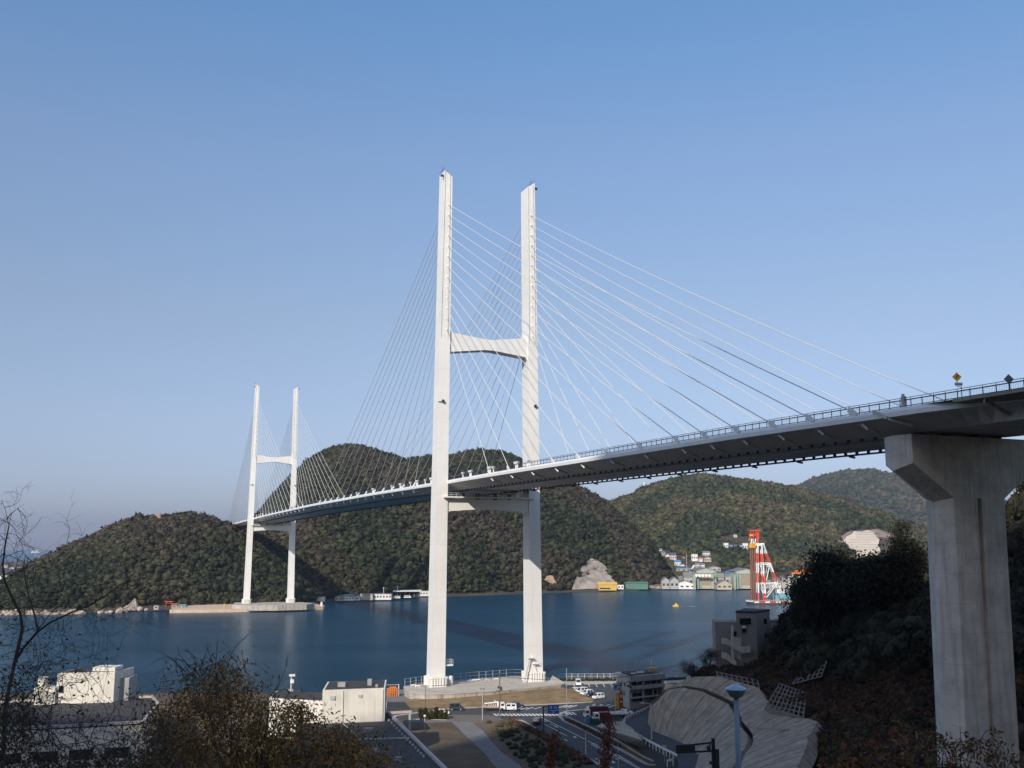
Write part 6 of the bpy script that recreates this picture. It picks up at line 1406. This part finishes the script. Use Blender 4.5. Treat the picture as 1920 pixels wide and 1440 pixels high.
b = D(1300, 1262, 262); tree('bare_cherry_tree', 'purplish bare tree at the left end of the retaining slope', (b.x, b.y, float(ground(b.x, b.y))-.5), 6.5, 4.2, 2200, [(.07, .045, .045), (.055, .04, .04), (.05, .045, .03)], 76, L=(.15, .3), clump=.7, depth=4, spread=.9)
b = D(1330, 1262, 258); tree('bare_cherry_tree', 'brown twiggy tree between the retaining slope and the tan house', (b.x, b.y, float(ground(b.x, b.y))-.5), 7, 3.2, 2600, [(.06, .045, .03), (.04, .04, .02), (.05, .03, .025)], 77, L=(.15, .3), clump=.7, depth=4, spread=.9)

# bush tree in the left foreground
YB = 36.0
t = empty('autumn_tree', 'yellow-brown autumn tree with thin arching twigs in the left foreground', 'tree', D(500, 1700, YB)); o0 = t.location.copy()
rnd = random.Random(5); out = []; tips = []
for (x, y, tx, ty, L) in ((470, 1640, 400, 1300, 1), (500, 1640, 330, 1330, 1), (520, 1640, 560, 1360, 1), (560, 1650, 650, 1420, 1), (480, 1640, 460, 1330, 1), (430, 1640, 300, 1380, 1), (600, 1660, 700, 1440, 1), (450, 1600, 520, 1340, 1)):
    for k in range(2):
        a = D(x+rnd.uniform(-15, 15), y, YB+rnd.uniform(-1, 1)); b_ = D(tx+rnd.uniform(-30, 30), ty+rnd.uniform(0, 50), YB+rnd.uniform(-3, 3)); d = (b_-a)
        grow(a, d.normalized(), d.length, .05, 3, out, tips, rnd, .75, .03, 5, (2, 4), .34, .1)
branches('trunk', out, bark, t, o0)
CR = [(262, 1460), (268, 1385), (296, 1330), (330, 1296), (366, 1268), (400, 1250), (446, 1262), (476, 1292), (520, 1322), (566, 1326), (604, 1348), (650, 1378), (700, 1402), (750, 1430), (760, 1460)]
r = np.random.default_rng(12); P = []; cl = []
while len(cl) < 460:
    a, b_ = r.uniform(262, 760), r.uniform(1250, 1462)
    if inpoly(a, b_, CR): cl.append((a, b_, YB+r.normal()*1.6, r.uniform(.15, .45)))
for a, b_, Y, s in cl:
    c = D(a, b_, Y); k = int(r.integers(22, 60)); P += [tuple(np.array(c[:])+q) for q in r.normal(0, 1, (k, 3))*np.array([s, s, s*1.1])]
for p, d in tips:
    a, b_ = pix(*p)
    if inpoly(a, b_+8, CR): P += [tuple(np.array(p[:])+q) for q in r.normal(0, .13, (9, 3))]
P = np.array(P); leaves('crown', P, np.zeros_like(P), t, leafn, [(.26, .13, .035), (.34, .17, .035), (.16, .12, .04), (.13, .075, .04), (.25, .10, .04), (.12, .10, .03), (.40, .21, .04)], (.10, .24), .28, 12, o0, droop=.7)
# thin arching twigs above it
def vine(pts, r0, Y, jit=.4, n=10):
    q = [D(a, b_, Y+random.uniform(-jit, jit)) for a, b_ in pts]; return q, [lerp(r0, r0*.35, k/(len(q)-1)) for k in range(len(q))]
def arc(p0, p1, bend, n=7):
    o = []
    for k in range(n+1):
        t_ = k/n; o.append((lerp(p0[0], p1[0], t_)+bend[0]*math.sin(math.pi*t_), lerp(p0[1], p1[1], t_)+bend[1]*math.sin(math.pi*t_)))
    return o
sg = []
for k in range(46):
    x = random.uniform(330, 470); y = random.uniform(1250, 1290); ex = x+random.uniform(-75, 75); ey = y+random.uniform(-52, 12)
    sg.append(vine(arc((x, y), (ex, ey), (random.uniform(-12, 12), -random.uniform(4, 26))), .014, YB-1))
branches('twigs', sg, bark, t, o0, 3)

# bare tree at the far left
YT = 24.0; t = empty('bare_tree', 'bare dark tree with curling twigs at the left edge of the picture', 'tree', D(10, 1600, YT)); o0 = t.location.copy()
MAIN = [([(8, 1560), (5, 1440), (10, 1330), (16, 1296), (28, 1240), (42, 1180), (38, 1150), (22, 1118), (9, 1090), (5, 1060), (10, 1020), (17, 985)], .115, .028),
        ([(17, 985), (10, 955), (3, 938)], .022, .008), ([(17, 985), (22, 962), (32, 954), (44, 946)], .020, .006),
        ([(28, 1240), (46, 1212), (72, 1183), (96, 1166), (130, 1150), (168, 1135), (204, 1112), (236, 1090), (256, 1068)], .07, .008),
        ([(72, 1183), (64, 1150), (54, 1118), (47, 1085), (44, 1062), (48, 1040)], .05, .012), ([(44, 1068), (60, 1052), (42, 1040), (46, 1020)], .015, .005),
        ([(60, 1195), (100, 1143), (140, 1124), (180, 1114), (212, 1100)], .030, .006), ([(55, 1130), (90, 1125), (130, 1118), (150, 1108)], .022, .006),
        ([(5, 1080), (30, 1066), (62, 1064), (80, 1058)], .016, .005), ([(168, 1135), (176, 1160), (178, 1190), (172, 1230)], .012, .004), ([(138, 1118), (138, 1098), (137, 1086)], .012, .004),
        ([(17, 1010), (8, 1000), (0, 1001), (-10, 1001)], .012, .006)]
sg = []
for px_, r0, r1 in MAIN:
    q = [D(a, b_, YT+.25*math.sin(a*.05)) for a, b_ in px_]; sg.append((q, [.5*lerp(r0, r1, k/(len(q)-1)) for k in range(len(q))]))
branches('trunk', sg, bark, t, o0, 7)
tw_ = []; lf = []
def curl(p, ang, L, r, k):
    q = [p]; a = ang; c = random.uniform(-.28, .28); n = 8
    for i in range(n): a += c+random.uniform(-.3, .3); q.append((q[-1][0]+math.cos(a)*L/n, q[-1][1]+math.sin(a)*L/n))
    Y = YT+random.uniform(-1.2, 1.8); pts = [D(x, y, Y) for x, y in q]; tw_.append((pts, [lerp(r, r*.4, i/n) for i in range(n+1)])); lf.append(pts[-1])
    if k > 0:
        for _ in range(random.randint(2, 3)): i = random.randint(2, n); curl(q[i], a+random.uniform(-1.3, 1.3), L*.62, r*.65, k-1)
for px_, r0, r1 in MAIN:
    for _ in range(14 if len(px_) > 7 else 4):
        i = random.randint(1, len(px_)-1); u = random.random(); p = (lerp(px_[i-1][0], px_[i][0], u), lerp(px_[i-1][1], px_[i][1], u)); curl(p, random.uniform(-.4, 3.6), random.uniform(45, 110), .008, 2)
for _ in range(60): curl((random.uniform(-20, 130), random.uniform(1150, 1330)), random.uniform(0, 6.28), random.uniform(40, 90), .006, 1)
for _ in range(14): curl((random.uniform(90, 250), random.uniform(1130, 1200)), random.uniform(1.0, 2.2), random.uniform(70, 130), .006, 1)
branches('twigs', tw_, bark, t, o0, 3)
# thicket in the bottom left corner
t = empty('leafy_thicket', 'tangled dark thicket with small leaves across the bottom left corner', 'thicket', D(120, 1700, 22)); o0 = t.location.copy()
tw_ = []; lf = []; YT = 22.0
for _ in range(95): curl((random.uniform(-10, 330), random.uniform(1385, 1490)), random.uniform(-2.8, -.3), random.uniform(50, 120), .011, 2)
for _ in range(26): curl((random.uniform(-10, 90), random.uniform(1290, 1400)), random.uniform(-2.8, -.3), random.uniform(50, 110), .012, 2)
branches('twigs', tw_, bark, t, o0, 3)
r = np.random.default_rng(8); P = []
for p in lf:
    a, b_ = pix(*p); 
    dens = 4 if (a < 65 or b_ > 1420) else 1
    P += [tuple(np.array(p[:])+q) for q in r.normal(0, .10, (dens, 3))]
for _ in range(1500):
    a, b_ = r.uniform(-10, 60), r.uniform(1300, 1460)
    if r.random() < .5: P.append(tuple(D(a, b_, 22+r.normal())[:]))
for _ in range(1300): P.append(tuple(D(r.uniform(40, 330), 1448-abs(r.normal())*20, 22+r.normal())[:]))
P = np.array(P); leaves('leaf_cover', P, np.zeros_like(P), t, leafn, [(.05, .05, .022), (.075, .05, .025), (.085, .075, .028), (.10, .05, .03)], (.05, .11), .5, 8, o0)
# leafy sprigs at bottom right
YS = 17.0; t = empty('sprig_bush', 'brown-green bush of drooping compound leaves in front of the pier base', 'bush', D(1780, 1640, YS)); o0 = t.location.copy()
sg = []; P = []; Dd = []
for (a, b_, ex, ey) in ((1760, 1560, 1702, 1352), (1770, 1560, 1745, 1372), (1780, 1560, 1800, 1362), (1790, 1560, 1850, 1368), (1800, 1560, 1878, 1392), (1740, 1560, 1665, 1392), (1750, 1560, 1648, 1425), (1780, 1560, 1770, 1390), (1720, 1560, 1690, 1420), (1790, 1560, 1825, 1395), (1760, 1580, 1720, 1390), (1740, 1580, 1640, 1445), (1800, 1570, 1893, 1430), (1640, 1580, 1560, 1455), (1600, 1580, 1500, 1450), (1650, 1580, 1590, 1440)):
    q = [D(x, y, YS+random.uniform(-.4, .4)) for x, y in arc((a, b_), (ex, ey), (random.uniform(-15, 15), -8))]; sg.append((q, [lerp(.016, .005, k/(len(q)-1)) for k in range(len(q))]))
    for k in range(15):
        i = random.randint(2, len(q)-2); p = q[i].lerp(q[i+1], random.random()); d = Vector((random.uniform(-1, 1), random.uniform(-.4, .4), random.uniform(-.5, .45))).normalized(); L = random.uniform(.2, .5)
        pts = [p, p+d*L*.5+Vector((0, 0, .01)), p+d*L+Vector((0, 0, -.06))]; sg.append((pts, [.005, .004, .002]))
        sd_ = d.cross(Vector((0, 1, 0))).normalized()
        for j in range(8):
            c = p.lerp(pts[-1], .2+.8*j/7)
            for s_ in (-1, 1): P.append(c[:]); Dd.append((sd_*s_*1.6+d*.8)[:])
branches('twigs', sg, bark, t, o0, 4)
leaves('leaf_cover', P, np.array(Dd)*1.6, t, leafn, [(.12, .075, .03), (.16, .09, .035), (.10, .09, .035), (.19, .10, .035), (.18, .07, .03)], (.06, .115), .36, 21, o0, droop=.25)
# tall dried seed heads
for k, (px, pt, Y, lab) in enumerate(((1143, 1346, 11.5, 'taller dry reddish seed head standing right of the main road post'), (1041, 1376, 12.0, 'shorter dry reddish seed head over the planted strip'))):
    t = empty('dry_seed_stalk', lab, 'dry plant', D(px-20, 1560, Y), 0, 'dry seed stalks in the foreground'); o0 = t.location.copy()
    q = [D(x, y, Y) for x, y in arc((px-18, 1580), (px, pt), (4, 0))]; mb = MB(); mb.tube([v-o0 for v in q], .007, 5); mb.build('stem', bark, t)
    r = np.random.default_rng(30+k); P = []
    for _ in range(1500): u = r.random(); a = lerp(pt, 1470, u); w = (5 if k else 9)+10*math.sin(u*9)**2*(1-u*.6); P.append(tuple(D(lerp(px, px-14, u)+r.normal()*w*.5, a+r.normal()*3, Y+r.normal()*.05)[:]))
    P = np.array(P); leaves('seed_head', P, np.zeros_like(P), t, leafn, [(.16, .05, .03), (.11, .045, .03), (.20, .075, .04)], (.018, .04), .5, 31+k, o0)
# hillside blue lamp, signal gantry
gz_ = float(ground(7.4, 33)); hd = D(1380, 1300, 33); t = empty('street_lamp', 'pale blue street lamp with a wide dish head at lower right', 'street lamp', (hd.x, 33, gz_))
bl = mat('lamp_blue', (.17, .24, .30), .45, var=.08); H_ = hd.z-gz_
mb = MB(); mb.tube([(0, 0, 0), (0, 0, H_*.5), (0, 0, H_-.1)], [.11, .095, .085], 12); mb.build('pole_shaft', bl, t, smooth_=True)
mb = MB(); mb.tube([(0, 0, H_-.12), (0, 0, H_-.10), (0, 0, H_+.10), (0, 0, H_+.13)], [.1, .2, .31, .33], 20); mb.build('lamp_bowl', bl, t, smooth_=True)
mb = MB(); mb.tube([(0, 0, H_+.12), (0, 0, H_+.15), (0, 0, H_+.2), (0, 0, H_+.26), (0, 0, H_+.29)], [.36, .35, .24, .12, .02], 20); mb.build('lamp_dome', mat('lamp_dome_blue', (.30, .44, .54), .25, var=.05), t, smooth_=True)
Ys = 60; gx_ = D(1336, 1440, Ys).x; gz_ = float(ground(gx_, Ys)); t = empty('signal_gantry', 'black signal pole with double arms and a dark sign board at lower right', 'traffic signal', (gx_, Ys, gz_))
S = lambda px, py: Vector((D(px, py, Ys).x-gx_, 0, D(px, py, Ys).z-gz_))
blk = mat('signal_black', (.018, .02, .024), .5)
mb = MB(); mb.tube([(0, 0, 0), S(1337, 1384)], .11, 10); mb.build('pole_shaft', blk, t)
mb = MB(); mb.beam(S(1337, 1392), S(1302, 1396), .1); mb.beam(S(1337, 1408), S(1268, 1411), .1); mb.beam(S(1331, 1392), S(1331, 1409), .08); mb.beam(S(1268, 1398), S(1302, 1396), .08); mb.build('arm', blk, t)
mb = MB(); p = S(1285, 1404); mb.box((p.x, -.05, p.z), (1.1, .1, .42)); mb.build('sign_board', blk, t)
mb = MB(); p = S(1328, 1403); mb.box((p.x, -.1, p.z), (.18, .25, .3)); mb.build('signal_head', blk, t)
mb = MB(); p = S(1344, 1423); mb.box((p.x, 0, p.z), (.24, .3, 1.1)); mb.build('control_box', blk, t)
mb = MB(); p = S(1335, 1430); mb.tube([(p.x-.15, 0, p.z), (p.x+.1, 0, p.z)], .1, 8); mb.build('clamp', blk, t)
# H-pole with wires on the slope
p = D(1476, 1440, 175); t = empty('utility_pole', 'thin grey pole with a small crossarm in front of the right-hand concrete slope', 'pole', (p.x, 175, float(ground(p.x, 175))))
hh = D(1476, 1368, 175).z-t.location.z; mb = MB(); mb.tube([(0, 0, 0), (0, 0, hh)], .1, 6); mb.build('pole_shaft', galv, t); mb = MB(); mb.beam((-.9, 0, hh-.3), (.9, 0, hh), .1); mb.beam((-.6, 0, hh-.9), (.6, 0, hh-.6), .08); mb.build('crossarm', dk, t)
mb = MB(); wire(mb, Vector((p.x, 175, t.location.z+hh)), D(1230, 1322, 240), 1.2, .03); o = mb.build('service_wire', dk); tag(o, 'single thin wire crossing in front of the retaining slope', 'wire')
# ------------------------------------------------------------------ haze
m = bpy.data.materials.new('haze_air'); m.use_nodes = True; nt = m.node_tree; nt.nodes.remove(nt.nodes['Principled BSDF']); pv = nt.nodes.new('ShaderNodeVolumePrincipled')
pv.inputs['Color'].default_value = (.52, .60, .79, 1); pv.inputs['Density'].default_value = 6.5e-5; pv.inputs['Anisotropy'].default_value = .2
nt.links.new(pv.outputs[0], nt.nodes['Material Output'].inputs['Volume'])
mb = MB(); mb.box((0, 6000, 238), (27000, 27000, 484)); o = mb.build('haze', m); tag(o, 'thin pale haze in the air over the harbour', kind='stuff')
